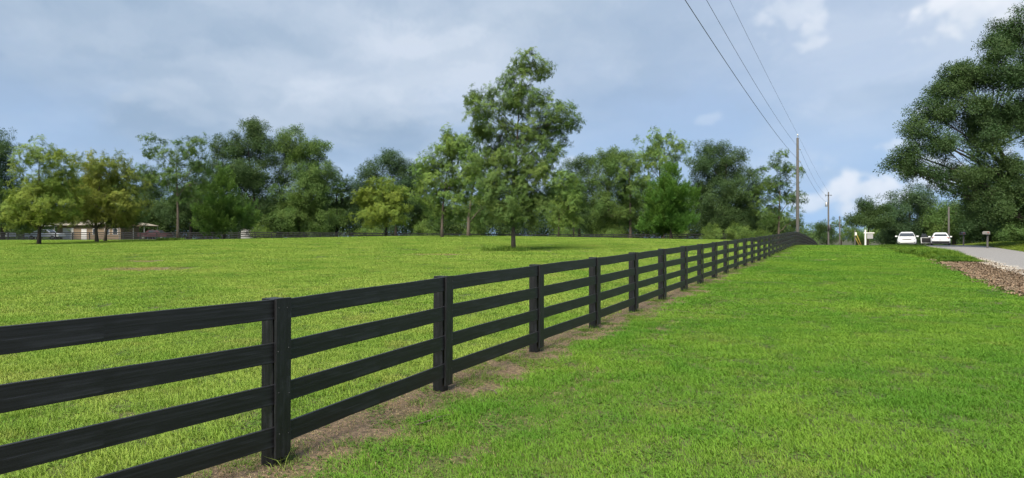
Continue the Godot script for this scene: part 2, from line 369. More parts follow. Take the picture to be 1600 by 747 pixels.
func copies(called: String, mesh: Mesh, m: Material, where: Array, tints: Array, parent: Node) -> MultiMeshInstance3D:
	var mm := MultiMesh.new()
	mm.transform_format = MultiMesh.TRANSFORM_3D
	mm.use_colors = true
	mm.mesh = mesh
	mm.instance_count = where.size()
	for i in where.size():
		mm.set_instance_transform(i, where[i])
		mm.set_instance_color(i, tints[i])
	var o := MultiMeshInstance3D.new()
	o.name = called
	o.multimesh = mm
	o.material_override = m
	parent.add_child(o, true)
	return o


func noise_tex(freq: float, size: int, a: Color, b: Color, octaves := 5, s := 1) -> NoiseTexture2D:
	var n := FastNoiseLite.new()
	n.seed = s
	n.frequency = freq
	n.fractal_octaves = octaves
	var g := Gradient.new()
	g.set_color(0, a)
	g.set_color(1, b)
	var t := NoiseTexture2D.new()
	t.width = size
	t.height = size
	t.seamless = true
	t.noise = n
	t.color_ramp = g
	return t


func plain(c: Color, rough := 0.8, metal := 0.0) -> StandardMaterial3D:
	var m := StandardMaterial3D.new()
	m.albedo_color = c.linear_to_srgb()
	m.roughness = rough
	m.metallic = metal
	return m


func mottled(c: Color, rough: float, scale: float, a := 0.62, s := 1, bump := 0.0, metal := 0.0) -> StandardMaterial3D:
	var m := plain(c, rough, metal)
	m.albedo_texture = noise_tex(0.03, 512, Color(a, a, a), Color(1, 1, 1), 6, s)
	m.uv1_triplanar = true
	m.uv1_world_triplanar = true
	m.uv1_scale = Vector3.ONE * scale
	if bump > 0.0:
		m.heightmap_enabled = true
		m.heightmap_texture = noise_tex(0.05, 512, Color.BLACK, Color.WHITE, 6, s + 5)
		m.heightmap_scale = bump
	return m


# sawn board: grain runs along local x
func grain(c: Color, rough: float, low: float, s := 1) -> StandardMaterial3D:
	var n := FastNoiseLite.new()
	n.seed = s
	n.frequency = 0.02
	n.fractal_octaves = 5
	var im := Image.create(512, 512, false, Image.FORMAT_RGB8)
	for y in 512:
		for x in 512:
			var v := 0.5 + 0.75 * n.get_noise_2d(x * 0.22, y * 4.0)
			var blot := smoothstep(-0.1, 0.45, n.get_noise_2d(x * 0.6 + 900.0, y * 0.9))
			v = clampf(lerpf(low, 0.85, v) * lerpf(0.7, 1.0, blot) + 0.13 * smoothstep(0.22, 0.5, n.get_noise_2d(x * 0.5 + 300.0, y * 2.2)), 0.0, 1.0)
			im.set_pixel(x, y, Color(v, v, v))
	var m := plain(c, rough)
	m.albedo_texture = ImageTexture.create_from_image(im)
	m.uv1_triplanar = true
	m.uv1_scale = Vector3(0.8, 0.8, 0.8)
	m.heightmap_enabled = true
	m.heightmap_texture = m.albedo_texture
	m.heightmap_scale = 0.25
	return m


func leafy(back: Color, rough := 0.5, spec := 0.28) -> StandardMaterial3D:
	var m := StandardMaterial3D.new()
	m.vertex_color_use_as_albedo = true
	m.roughness = rough
	m.metallic_specular = spec
	m.backlight_enabled = true
	m.backlight = back
	m.cull_mode = BaseMaterial3D.CULL_DISABLED
	return m


func make_materials() -> void:
	M.black_wood = grain(Color(0.029, 0.031, 0.039), 0.48, 0.42, 4)
	M.end_wood = mottled(Color(0.09, 0.05, 0.03), 0.9, 3.0, 0.4, 9)
	M.nail = plain(Color(0.07, 0.07, 0.075), 0.5, 0.4)
	M.leaf = leafy(Color(0.62, 0.70, 0.42))
	M.blade = leafy(Color(0.66, 0.74, 0.40), 0.65, 0.2)
	M.dry_leaf = leafy(Color(0.2, 0.15, 0.1), 0.8)
	M.bark = mottled(Color(0.21, 0.175, 0.14), 0.95, 2.2, 0.35, 14, 1.2)
	M.dark_bark = mottled(Color(0.085, 0.07, 0.056), 0.95, 2.2, 0.4, 15, 1.2)
	M.pole = mottled(Color(0.150, 0.146, 0.143), 0.9, 1.4, 0.55, 16, 0.3)
	M.wire = plain(Color(0.045, 0.048, 0.05), 0.6)
	M.grey_metal = plain(Color(0.34, 0.36, 0.38), 0.45, 0.6)
	M.dark_metal = plain(Color(0.03, 0.03, 0.034), 0.5, 0.3)
	M.white_paint = mottled(Color(0.78, 0.78, 0.76), 0.6, 0.8, 0.86, 17)
	M.yellow_plastic = plain(Color(0.45, 0.30, 0.05), 0.6)


# ------------------------------------------------------------------ ground
func bare(x: float, d: float) -> float:
	# worn soil: the strip under the fence and the scars in the pasture
	var s := across(x, d)
	var v := 0.0
	if s > -1.6 and s < 2.2:
		var n := nz.get_noise_2d(x * 0.55, d * 0.55)
		var n2 := nz.get_noise_2d(x * 2.1 + 9.0, d * 2.1)
		var edge := 0.08 + 0.30 * n + 0.34 * n2
		v = smoothstep(0.30, -0.10, s - 0.16 - edge) * smoothstep(-0.75, -0.35, s - 0.3 * n2)
		# a second wheel-worn ribbon of thin turf parted from the first by green
		v = maxf(v, 0.55 * exp(-pow((s - 1.12 - 0.2 * n) / 0.16, 2.0)) * smoothstep(-0.15, 0.3, n2))
	for q in [[-15.6, 27.2, 2.1, 1.5], [-19.0, 33.0, 1.6, 1.0], [-3.1, 6.2, 0.5, 0.35], [4.6, 33.0, 1.8, 0.8], [-4.6, 40.0, 2.2, 1.0]]:
		var u := Vector2((x - q[0]) / q[2], (d - q[1]) / q[3])
		if u.length_squared() < 2.2:
			v = maxf(v, 0.95 * smoothstep(1.25, 0.35, u.length() + 0.8 * nz.get_noise_2d(x * 1.3, d * 1.3)))
	return v


func axis(lo: float, hi: float, fine: float, inner_lo: float, inner_hi: float) -> PackedFloat32Array:
	var out := PackedFloat32Array()
	var v := inner_lo
	var left := []
	var step := fine
	while v > lo:
		step *= 1.16
		v -= step
		left.append(maxf(v, lo))
	left.reverse()
	for q in left:
		out.append(q)
	v = inner_lo
	while v < inner_hi:
		out.append(v)
		v += fine
	step = fine
	while v < hi:
		out.append(v)
		step *= 1.16
		v += step
	out.append(hi)
	return out


func make_ground() -> void:
	var xs := axis(-1800.0, 1800.0, 0.22, -9.0, 14.0)
	var ds := axis(-300.0, 2600.0, 0.22, 2.6, 27.0)
	var nx := xs.size()
	var nd := ds.size()
	var v := PackedVector3Array()
	var col := PackedColorArray()
	var nor := PackedVector3Array()
	var idx := PackedInt32Array()
	var soil := Color(0.205, 0.150, 0.096)
	var clay := Color(0.235, 0.165, 0.108)
	for j in nd:
		for i in nx:
			var x := xs[i]
			var d := ds[j]
			v.append(Vector3(x, gy(x, d), -d))
			nor.append(Vector3((gy(x - 0.3, d) - gy(x + 0.3, d)) / 0.6, 1.0, (gy(x, d + 0.3) - gy(x, d - 0.3)) / 0.6).normalized())
			var n := nz.get_noise_2d(x * 0.08, d * 0.08)
			var turf := Color(0.085, 0.115, 0.025).lerp(Color(0.13, 0.14, 0.035), clampf(0.5 + n, 0.0, 1.0))
			if d > 118.0:
				turf = Color(0.06, 0.07, 0.03)
			var b := bare(x, d)
			col.append(turf.lerp(soil.lerp(clay, clampf(0.5 + 1.2 * nz.get_noise_2d(x * 0.9, d * 0.9 + 50.0), 0.0, 1.0)), b))
	for j in nd - 1:
		for i in nx - 1:
			var a := j * nx + i
			idx.append_array(PackedInt32Array([a, a + nx, a + 1, a + 1, a + nx, a + nx + 1]))
	var arr := []
	arr.resize(Mesh.ARRAY_MAX)
	arr[Mesh.ARRAY_VERTEX] = v
	arr[Mesh.ARRAY_NORMAL] = nor
	arr[Mesh.ARRAY_COLOR] = col
	arr[Mesh.ARRAY_INDEX] = idx
	var mesh := ArrayMesh.new()
	mesh.add_surface_from_arrays(Mesh.PRIMITIVE_TRIANGLES, arr)
	var m := mottled(Color(1, 1, 1), 0.95, 0.9, 0.55, 31, 2.2)
	m.vertex_color_use_as_albedo = true
	tag(put("ground", mesh, m, self), "gently rising turf with a worn soil strip under the fence", "ground", "", "structure")


func strip(inner: float, outer: float, lift: float, lo: float, hi: float, cols: int, wob: float) -> ArrayMesh:
	var st := SurfaceTool.new()
	st.begin(Mesh.PRIMITIVE_TRIANGLES)
	st.set_smooth_group(1)
	var rows := int((hi - lo) / 0.8)
	var grid := []
	for j in rows + 1:
		var d := lerpf(lo, hi, float(j) / rows)
		var line := []
		var wa := wob * nz.get_noise_2d(d * 0.5, inner * 3.0) + wob * 0.5 * nz.get_noise_2d(d * 1.7, inner)
		var wb := wob * nz.get_noise_2d(d * 0.5, outer * 3.0 + 40.0)
		for i in cols + 1:
			var s := lerpf(inner + wa, outer + wb, float(i) / cols)
			var x := fx(d) + s / 0.885
			var crown := lift + 0.05 * (1.0 - pow(2.0 * float(i) / cols - 1.0, 2.0))
			line.append(at(x, d, crown))
		grid.append(line)
	for j in rows:
		for i in cols:
			quad(st, grid[j][i], grid[j + 1][i], grid[j + 1][i + 1], grid[j][i + 1])
	st.generate_normals()
	return st.commit()


func make_lane() -> void:
	var m := mottled(Color(0.305, 0.305, 0.312), 0.92, 0.5, 0.78, 41, 0.5)
	m.detail_enabled = true
	m.detail_blend_mode = BaseMaterial3D.BLEND_MODE_MUL
	m.detail_albedo = noise_tex(0.3, 512, Color(0.72, 0.72, 0.72), Color(1, 1, 1), 3, 44)
	m.uv2_triplanar = true
	m.uv2_world_triplanar = true
	m.uv2_scale = Vector3.ONE * 1.7
	m.detail_uv_layer = BaseMaterial3D.DETAIL_UV_2
	tag(put("road", strip(LANE_NEAR, LANE_FAR, 0.012, -30.0, 180.0, 8, 0.25), m, self), "pale grey weathered country lane running over the rise", "road", "", "structure")


# ------------------------------------------------------------------ fences
func make_fences() -> void:
	var lens := [0, 1, 2]
	nail_mesh = round_tube([Vector3(0, 0, -0.003), Vector3(0, 0, 0.0015), Vector3(0, 0, 0.0025)], [0.0045, 0.0045, 0.003], 7)
	var rails := []
	for k in lens:
		var st := tool()
		# slight bow along the board
		var rings := []
		for i in 4:
			var x := -0.5 + i / 3.0
			var bow: float = 0.004 * [0.0, 1.0, -0.7, 0.0][(i + k) % 4] if i in [1, 2] else 0.0
			var ring := PackedVector3Array()
			for p in [Vector2(-0.076, -0.012), Vector2(0.073, -0.012), Vector2(0.076, -0.008), Vector2(0.076, 0.008), Vector2(0.073, 0.012), Vector2(-0.073, 0.012), Vector2(-0.076, 0.008)]:
				ring.append(Vector3(x, p.x + bow, p.y))
			rings.append(ring)
		loft(st, rings)
		rails.append(done(st))
	var post_mesh := barmesh(Vector3(1.72, 0.125, 0.125), 0.006)
	var face_mesh := barmesh(Vector3(1.20, 0.145, 0.024), 0.004)
	var pts := []
	for n in range(-2, 62):
		var d := 4.86 + POST_STEP * n
		if n < 0:
			d = 4.86 + 2.06 * n
		pts.append(Vector2(fx(d), d))
	fence("board_fence", "black four board fence beside the mown verge, running over the rise", pts, rails, post_mesh, face_mesh, "roadside fence", 1.262)
	# the far side of the pasture
	var far := []
	var way := [Vector2(-101, 98), Vector2(-70, 97), Vector2(-40, 100), Vector2(-10, 107), Vector2(12, 110), Vector2(30, 107), Vector2(44, 104), Vector2(48.5, 102.6)]
	var left := 0.0
	for i in way.size() - 1:
		var a: Vector2 = way[i]
		var b: Vector2 = way[i + 1]
		var l := a.distance_to(b)
		while left < l:
			far.append(a.lerp(b, left / l))
			left += 2.44
		left -= l
	fence("board_fence_001", "low looking black board fence along the far edge of the pasture, below the trees", far, rails, post_mesh, null, "", 1.22)


var nail_mesh: Mesh


func fence(called: String, label: String, pts: Array, rails: Array, post_mesh: Mesh, face_mesh: Mesh, _note: String, top: float) -> void:
	var r := RandomNumberGenerator.new()
	r.seed = hash(called)
	var root := thing(called, at(pts[0].x, pts[0].y), label, "fence", "")
	var off := -root.position
	for i in pts.size():
		var p: Vector2 = pts[i]
		var a: Vector2 = pts[maxi(i - 1, 0)]
		var b: Vector2 = pts[mini(i + 1, pts.size() - 1)]
		var dir := (b - a).normalized()
		var nrm := Vector2(dir.y, -dir.x)
		var fwd := Vector3(dir.x, 0, -dir.y)
		var side := Vector3(nrm.x, 0, -nrm.y)
		var base := at(p.x, p.y)
		var lean := Vector3(r.randf_range(-0.008, 0.008), 1, r.randf_range(-0.008, 0.008)).normalized()
		var bas := Basis(lean, side.cross(lean).normalized(), side).orthonormalized()
		put("post", post_mesh, M.black_wood, root, Transform3D(bas, off + base - side * 0.079 + Vector3.UP * (top + 0.006 - 0.86)))
		if face_mesh:
			var fb := put("face_board", face_mesh, M.black_wood, root, Transform3D(bas, off + base + side * 0.0265 + Vector3.UP * (top + r.randf_range(0.0, 0.012) - 0.60)))
			if i < 9:
				for k in 4:
					for w in [-0.042, 0.042]:
						put("nail", nail_mesh, M.nail, fb, Transform3D(Basis(), Vector3(0.52 - 0.316 * k + r.randf_range(-0.02, 0.02), w + r.randf_range(-0.012, 0.012), 0.0125)))
		if i == pts.size() - 1:
			continue
		var q: Vector2 = pts[i + 1]
		for k in 4:
			var h := top - 0.078 - 0.316 * k
			var s := at(p.x, p.y, h + r.randf_range(-0.008, 0.008))
			var e := at(q.x, q.y, h + r.randf_range(-0.008, 0.008))
			var along := e - s
			var sd := Vector3(along.z, 0, -along.x).normalized()
			if sd.dot(side) < 0.0:
				sd = -sd
			var up := sd.cross(along).normalized()
			if up.y < 0.0:
				up = -up
			var bs := Basis(along * 0.998, up, sd)
			put("rail", rails[r.randi() % 3], M.black_wood, root, Transform3D(bs, off + (s + e) / 2.0))


# ------------------------------------------------------------------ foliage
func leaf_quad(v: PackedVector3Array, c: PackedColorArray, o: Vector3, dir: Vector3, side: Vector3, l: float, w: float, col: Color) -> void:
	var m := o + dir * l * 0.45
	var tip := o + dir * l - Vector3.UP * l * 0.15
	v.append_array([o, m + side * w, tip, o, tip, m - side * w])
	for i in 6:
		c.append(col)


func flat_mesh(v: PackedVector3Array, c: PackedColorArray) -> ArrayMesh:
	var arr := []
	arr.resize(Mesh.ARRAY_MAX)
	arr[Mesh.ARRAY_VERTEX] = v
	arr[Mesh.ARRAY_COLOR] = c
	var mesh := ArrayMesh.new()
	mesh.add_surface_from_arrays(Mesh.PRIMITIVE_TRIANGLES, arr)
	return mesh


func rdir() -> Vector3:
	var z := rng.randf_range(-1, 1)
	var a := rng.randf() * TAU
	var s := sqrt(1 - z * z)
	return Vector3(cos(a) * s, z, sin(a) * s)


func shade(lo: float, hi: float) -> Color:
	var k := rng.randf_range(lo, hi)
	return Color(k * rng.randf_range(0.9, 1.12), k, k * rng.randf_range(0.85, 1.1))


func spray(kind: String) -> Mesh:
	if sprays.has(kind):
		return sprays[kind]
	var v := PackedVector3Array()
	var c := PackedColorArray()
	if kind == "pecan":
		for i in 10:
			var dir := (rdir() + Vector3.UP * 0.5).normalized()
			var p := rdir() * 0.22
			var len := rng.randf_range(0.40, 0.66)
			for k in 7:
				var t := (k + 1) / 7.0
				var o := p + dir * len * t - Vector3.UP * 0.22 * t * t
				var side := dir.cross(Vector3.UP + rdir() * 0.4).normalized()
				var col := shade(0.85, 1.15)
				for s in [-1.0, 1.0]:
					var d: Vector3 = (side * s * 0.85 + dir * 0.55 - Vector3.UP * 0.3).normalized()
					leaf_quad(v, c, o, d, d.cross(Vector3.UP + rdir() * 0.6).normalized(), rng.randf_range(0.11, 0.17), 0.021, col)
	elif kind == "oak":
		for i in 110:
			var o := rdir() * pow(rng.randf(), 0.5) * 0.66
			o.y *= 0.75
			var d := (o.normalized() + rdir() * 0.9 + Vector3.UP * 0.1).normalized()
			leaf_quad(v, c, o, d, d.cross(Vector3.UP + rdir() * 0.6).normalized(), rng.randf_range(0.12, 0.18), rng.randf_range(0.03, 0.045), shade(0.84, 1.16))
	else:
		for i in 95:
			var t := rng.randf()
			var a := rdir()
			a.y = 0.0
			var o := Vector3(a.x * 0.22 * (1.0 - t * 0.8), t * 0.75 - 0.25, a.z * 0.22 * (1.0 - t * 0.8))
			var d := (Vector3.UP * 0.9 + a * 0.6 + rdir() * 0.35).normalized()
			leaf_quad(v, c, o, d, d.cross(rdir()).normalized(), rng.randf_range(0.14, 0.24), 0.018, shade(0.7, 1.3))
	sprays[kind] = flat_mesh(v, c)
	return sprays[kind]


func spray_basis(out: Vector3, s: float, lift: float) -> Basis:
	var y := (out + Vector3.UP * lift + rdir() * 0.5).normalized()
	var x := y.cross(rdir()).normalized()
	return Basis(x, y, x.cross(y)).scaled(Vector3.ONE * s)


func make_trees() -> void:
	for t in TREES:
		tree(t)


func tree(t: Dictionary) -> void:
	rng.seed = hash(t.n + t.l)
	var base := at(t.x, t.d)
	var root := thing(t.n, base, t.l, "tree", t.g)
	var tint: Array = TINTS[t.c]
	var dark: bool = t.c in ["deep", "blue", "yellow"]
	var lobes := []
	var top := 0.0
	var low := 1e6
	for q in t.lobes:
		var ry: float = q[3]
		var y: float = q[1] - base.y
		var r: float = q[2]
		var rz := minf(r, 4.0) * rng.randf_range(0.85, 1.15)
		lobes.append({"c": Vector3(q[0], y, rng.randf_range(-0.55, 0.55) * r * (1.0 if t.lobes.size() > 3 else 0.4)), "r": Vector3(r, ry, rz)})
		top = maxf(top, y + ry)
		low = minf(low, y - ry)
	# wood: a leader, a limb to each lobe, twigs to the clumps
	var st := SurfaceTool.new()
	st.begin(Mesh.PRIMITIVE_TRIANGLES)
	st.set_smooth_group(1)
	var lean := Vector3(rng.randf_range(-0.15, 0.15), 0, rng.randf_range(-0.15, 0.15))
	var mean := Vector3.ZERO
	for q in lobes:
		mean += q.c / lobes.size()
	var leader := []
	var thick := []
	var lt := top * (0.82 if t.d > 53.0 or t.d < 50.0 else 0.55)
	for i in 9:
		var f := i / 8.0
		var y := f * lt
		leader.append(Vector3(mean.x * smoothstep(0.15, 1.0, f) * 0.9, y - (0.2 if i == 0 else 0.0), mean.z * smoothstep(0.15, 1.0, f)) + lean * sin(f * 5.0) * 0.6)
		thick.append(t.tr * (1.35 if i == 0 else 1.0 - 0.85 * f))
	tube(st, leader, thick, 8)
	var where := []
	var tints := []
	var rc: float = t.rc
	for q in lobes:
		var c: Vector3 = q.c
		var r: Vector3 = q.r
		var fy := clampf((c.y - Vector2(c.x, c.z).length() * 0.7 - r.y * 0.4) / lt, t.fk * 0.6, 0.92)
		var fi := fy * 8.0
		var s: Vector3 = leader[int(fi)].lerp(leader[mini(int(fi) + 1, 8)], fi - int(fi))
		var mid := s.lerp(c, 0.5) + Vector3(0, 0.08 * s.distance_to(c), 0) + rdir() * 0.15
		var lr: float = maxf(t.tr * 0.42 * (1.0 - 0.6 * fy), 0.025)
		tube(st, [s, s.lerp(mid, 0.5) + rdir() * 0.1, mid, mid.lerp(c, 0.55) + rdir() * 0.12, c], [lr, lr * 0.85, lr * 0.7, lr * 0.5, lr * 0.3], 5)
		var count := int(t.cv * (r.x * r.y + r.x * r.z + r.y * r.z) / 3.0 * 4.0 / (rc * rc)) + 2
		for i in count:
			var dir := rdir()
			var f := pow(rng.randf(), 0.42) * 1.1
			var p := c + Vector3(dir.x * r.x, dir.y * r.y, dir.z * r.z) * f
			if t.k == "juniper":
				p.y = maxf(p.y, 0.35)
			elif p.y < low:
				continue
			if i % 2 == 0 and t.k != "juniper":
				var from := s.lerp(c, rng.randf_range(0.6, 1.0))
				tube(st, [from, from.lerp(p, 0.5) + rdir() * 0.1, p], [lr * 0.35, lr * 0.22, lr * 0.08], 4)
			var age := clampf(0.5 + rng.randfn(0.0, 0.3) + 0.9 * nz.get_noise_3d(p.x * 0.16 + t.x, p.y * 0.16, p.z * 0.16), 0.0, 1.0)
			var n: int = t.sp
			for k in n:
				var o := rdir() * rc * pow(rng.randf(), 0.6)
				o.y *= 0.75 if t.k != "juniper" else 1.1
				where.append(Transform3D(spray_basis(o.normalized() * 0.7 + dir * 0.5, t.sc * rng.randf_range(0.75, 1.2), 0.2 if t.k != "juniper" else 1.1), p + o))
				tints.append(tint[1].lerp(tint[0], clampf(age + rng.randf_range(-0.25, 0.25), 0.0, 1.0)))
	st.generate_normals()
	put("trunk", st.commit(), M.dark_bark if dark else M.bark, root)
	var crown := copies("crown", spray(t.k), M.leaf, where, tints, root)
	crown.set_meta("kind", "stuff")


func make_woodland() -> void:
	rng.seed = 99
	var where := []
	var tints := []
	# the wood that closes the view behind the tree line, too deep to tell its trees apart
	for i in 7200:
		var x := rng.randf_range(-150.0, 62.0)
		var d := 128.0 + 22.0 * rng.randf()
		var top := 9.0 + 3.5 * nz.get_noise_2d(x * 0.03, 5.0) + 2.0 * nz.get_noise_2d(x * 0.12, 9.0)
		if x > 40.0:
			top *= 1.0 - 0.03 * (x - 40.0)
		if x < -72.0:
			top *= 0.75
		var y := top * pow(rng.randf(), 0.8)
		var b := spray_basis(Vector3(0, 0.3, 0.6), rng.randf_range(1.6, 2.4), 0.4)
		where.append(Transform3D(b, at(x, d, y)))
		tints.append(TINTS.deep[1].lerp(TINTS.mid[0], clampf(0.35 + 0.7 * nz.get_noise_2d(x * 0.05, d * 0.1) + rng.randf_range(-0.2, 0.2), 0.0, 1.0)))
	for i in 2600:
		var x := rng.randf_range(88.0, 190.0)
		var d := 118.0 + 30.0 * rng.randf()
		where.append(Transform3D(spray_basis(Vector3(0, 0.3, 0.6), rng.randf_range(1.6, 2.4), 0.4), at(x, d, 9.0 * pow(rng.randf(), 0.8))))
		tints.append(TINTS.deep[1].lerp(TINTS.mid[0], rng.randf_range(0.0, 0.7)))
	var o := copies("woodland", spray("oak"), M.leaf, where, tints, self)
	tag(o, "deep dark wood closing the view behind the tree line", "woods", "", "stuff")


# ------------------------------------------------------------------ grass
func blades(n: int, size: float, h0: float, h1: float, w: float, s: int, straw: float, vary := 0.28) -> Mesh:
	rng.seed = s
	var v := PackedVector3Array()
	var c := PackedColorArray()
	for i in n:
		var o := Vector3(rng.randf_range(-0.5, 0.5) * size, -0.01, rng.randf_range(-0.5, 0.5) * size)
		var a := rng.randf() * TAU
		var h := lerpf(h0, h1, pow(rng.randf(), 1.6))
		var lean := Vector3(cos(a), 0, sin(a)) * h * rng.randf_range(0.25, 1.15)
		var sd := Vector3(-sin(a + 0.5), 0, cos(a + 0.5)) * w * rng.randf_range(0.7, 1.3)
		var m := o + lean * 0.4 + Vector3.UP * h * 0.62
		var tip := o + lean + Vector3.UP * h * rng.randf_range(0.75, 1.0)
		var col := shade(1.0 - vary, 1.0 + vary)
		if rng.randf() < straw:
			col = Color(1.75, 1.15, 2.0) * rng.randf_range(0.7, 1.1)
		v.append_array([o - sd, o + sd, m + sd * 0.8, o - sd, m + sd * 0.8, m - sd * 0.8, m - sd * 0.8, m + sd * 0.8, tip])
		for k in 9:
			c.append(col)
	return flat_mesh(v, c)


func weeds(n: int, size: float, r0: float, r1: float, h: float, s: int) -> Mesh:
	rng.seed = s
	var v := PackedVector3Array()
	var c := PackedColorArray()
	for i in n:
		var o := Vector3(rng.randf_range(-0.5, 0.5) * size, rng.randf_range(0.2, 1.0) * h, rng.randf_range(-0.5, 0.5) * size)
		for k in 3:
			var a := TAU * k / 3.0 + rng.randf()
			var d := Vector3(cos(a), rng.randf_range(-0.1, 0.5), sin(a)).normalized()
			leaf_quad(v, c, o, d, d.cross(Vector3.UP).normalized(), rng.randf_range(r0, r1), rng.randf_range(r0, r1) * 0.38, shade(0.75, 1.2))
	return flat_mesh(v, c)


func turf_color(x: float, d: float, pasture: bool) -> Color:
	var n := nz.get_noise_2d(x * 0.22, d * 0.22)
	var f := nz.get_noise_2d(x * 1.3 + 70.0, d * 1.3)
	var k := clampf(0.5 + 0.9 * n + 0.5 * f + rng.randf_range(-0.22, 0.22) * (1.0 if d < 20.0 else 0.5), 0.0, 1.0)
	var c: Color
	if pasture:
		c = Color(0.148, 0.262, 0.040).lerp(Color(0.248, 0.340, 0.068), k)
	else:
		c = Color(0.084, 0.205, 0.024).lerp(Color(0.156, 0.278, 0.036), k)
	var dead := smoothstep(0.27, 0.5, nz.get_noise_2d(x * 0.75 + 200.0, d * 0.75) + rng.randf_range(-0.12, 0.12))
	c = c.lerp(Color(0.26, 0.22, 0.085), dead * (0.3 if pasture else 0.22))
	return c


func make_grass() -> void:
	var kinds := [
		{"step": 0.14, "d0": 3.2, "d1": 13.0, "m": [blades(250, 0.26, 0.018, 0.062, 0.0024, 1, 0.025, 0.2), blades(230, 0.26, 0.02, 0.078, 0.0028, 2, 0.03, 0.22), weeds(34, 0.26, 0.011, 0.024, 0.045, 3)]},
		{"step": 0.27, "d0": 13.0, "d1": 34.0, "m": [blades(300, 0.50, 0.02, 0.065, 0.0045, 4, 0.02, 0.16), blades(280, 0.50, 0.025, 0.08, 0.0050, 5, 0.025, 0.16), weeds(44, 0.5, 0.02, 0.036, 0.05, 6)]},
		{"step": 0.6, "d0": 34.0, "d1": 116.0, "m": [blades(330, 1.15, 0.03, 0.07, 0.010, 7, 0.02, 0.12), blades(330, 1.15, 0.03, 0.085, 0.010, 8, 0.02, 0.12), weeds(50, 1.15, 0.03, 0.05, 0.06, 9)]},
	]
	var lawn := Node3D.new()
	lawn.name = "lawn_grass"
	add_child(lawn)
	tag(lawn, "close mown green verge between the fence and the lane", "grass", "", "stuff")
	var field := Node3D.new()
	field.name = "pasture_grass"
	add_child(field)
	tag(field, "bright yellow-green pasture turf behind the black fence", "grass", "", "stuff")
	rng.seed = 5
	for q in kinds:
		var where := [[], [], [], [], [], []]
		var tints := [[], [], [], [], [], []]
		var d: float = q.d0 - 1.0
		while d < q.d1 + 1.5:
			var half := d * 0.9 + 2.5
			var x := -half
			while x < half:
				x += q.step
				var px: float = x + rng.randf_range(-0.5, 0.5) * q.step
				var pd: float = d + rng.randf_range(-0.5, 0.5) * q.step
				var fuzz := rng.randf_range(-0.6, 0.6)
				if pd + fuzz < q.d0 or pd + fuzz >= q.d1:
					continue
				var s := across(px, pd)
				var pasture := s < 0.0
				if s > LANE_NEAR - 0.15 and s < LANE_FAR + 0.15:
					continue
				if not pasture and pd > 72.0:
					continue
				var b := bare(px, pd)
				if pd < 40.0 and rng.randf() < b * 0.78:
					continue
				if s > 8.0 and s < LANE_NEAR and pd < 36.0 and rng.randf() < 0.85:
					continue
				var kind := 0 if rng.randf() < 0.5 + 0.6 * nf.get_noise_2d(px * 0.5, pd * 0.5) else 1
				var col := turf_color(px, pd, pasture)
				if rng.randf() < 0.10 + 0.30 * maxf(0.0, nf.get_noise_2d(px * 0.35 + 40.0, pd * 0.35)):
					kind = 2
					col = Color(0.060, 0.150, 0.022).lerp(col, 0.45)
				var sc := rng.randf_range(0.8, 1.15)
				var hh := rng.randf_range(0.88, 1.12) * (1.05 if pasture else 0.82) * (1.0 + 0.25 * nf.get_noise_2d(px * 0.8, pd * 0.8))
				if b > 0.25:
					hh *= 0.6
					col = col.lerp(Color(0.30, 0.235, 0.115), b * 0.85) if absf(s) > 2.2 else col.lerp(Color(0.085, 0.135, 0.032), 0.5)
				var k := kind + (3 if pasture else 0)
				where[k].append(Transform3D(Basis(Vector3.UP, rng.randf() * TAU) * Basis.from_scale(Vector3(sc, hh, sc)), at(px, pd)))
				tints[k].append(col)
			d += q.step
		for k in 6:
			if where[k].size():
				copies("weed_leaves" if k % 3 == 2 else "grass_blades", q.m[k % 3], M.blade, where[k], tints[k], field if k > 2 else lawn)


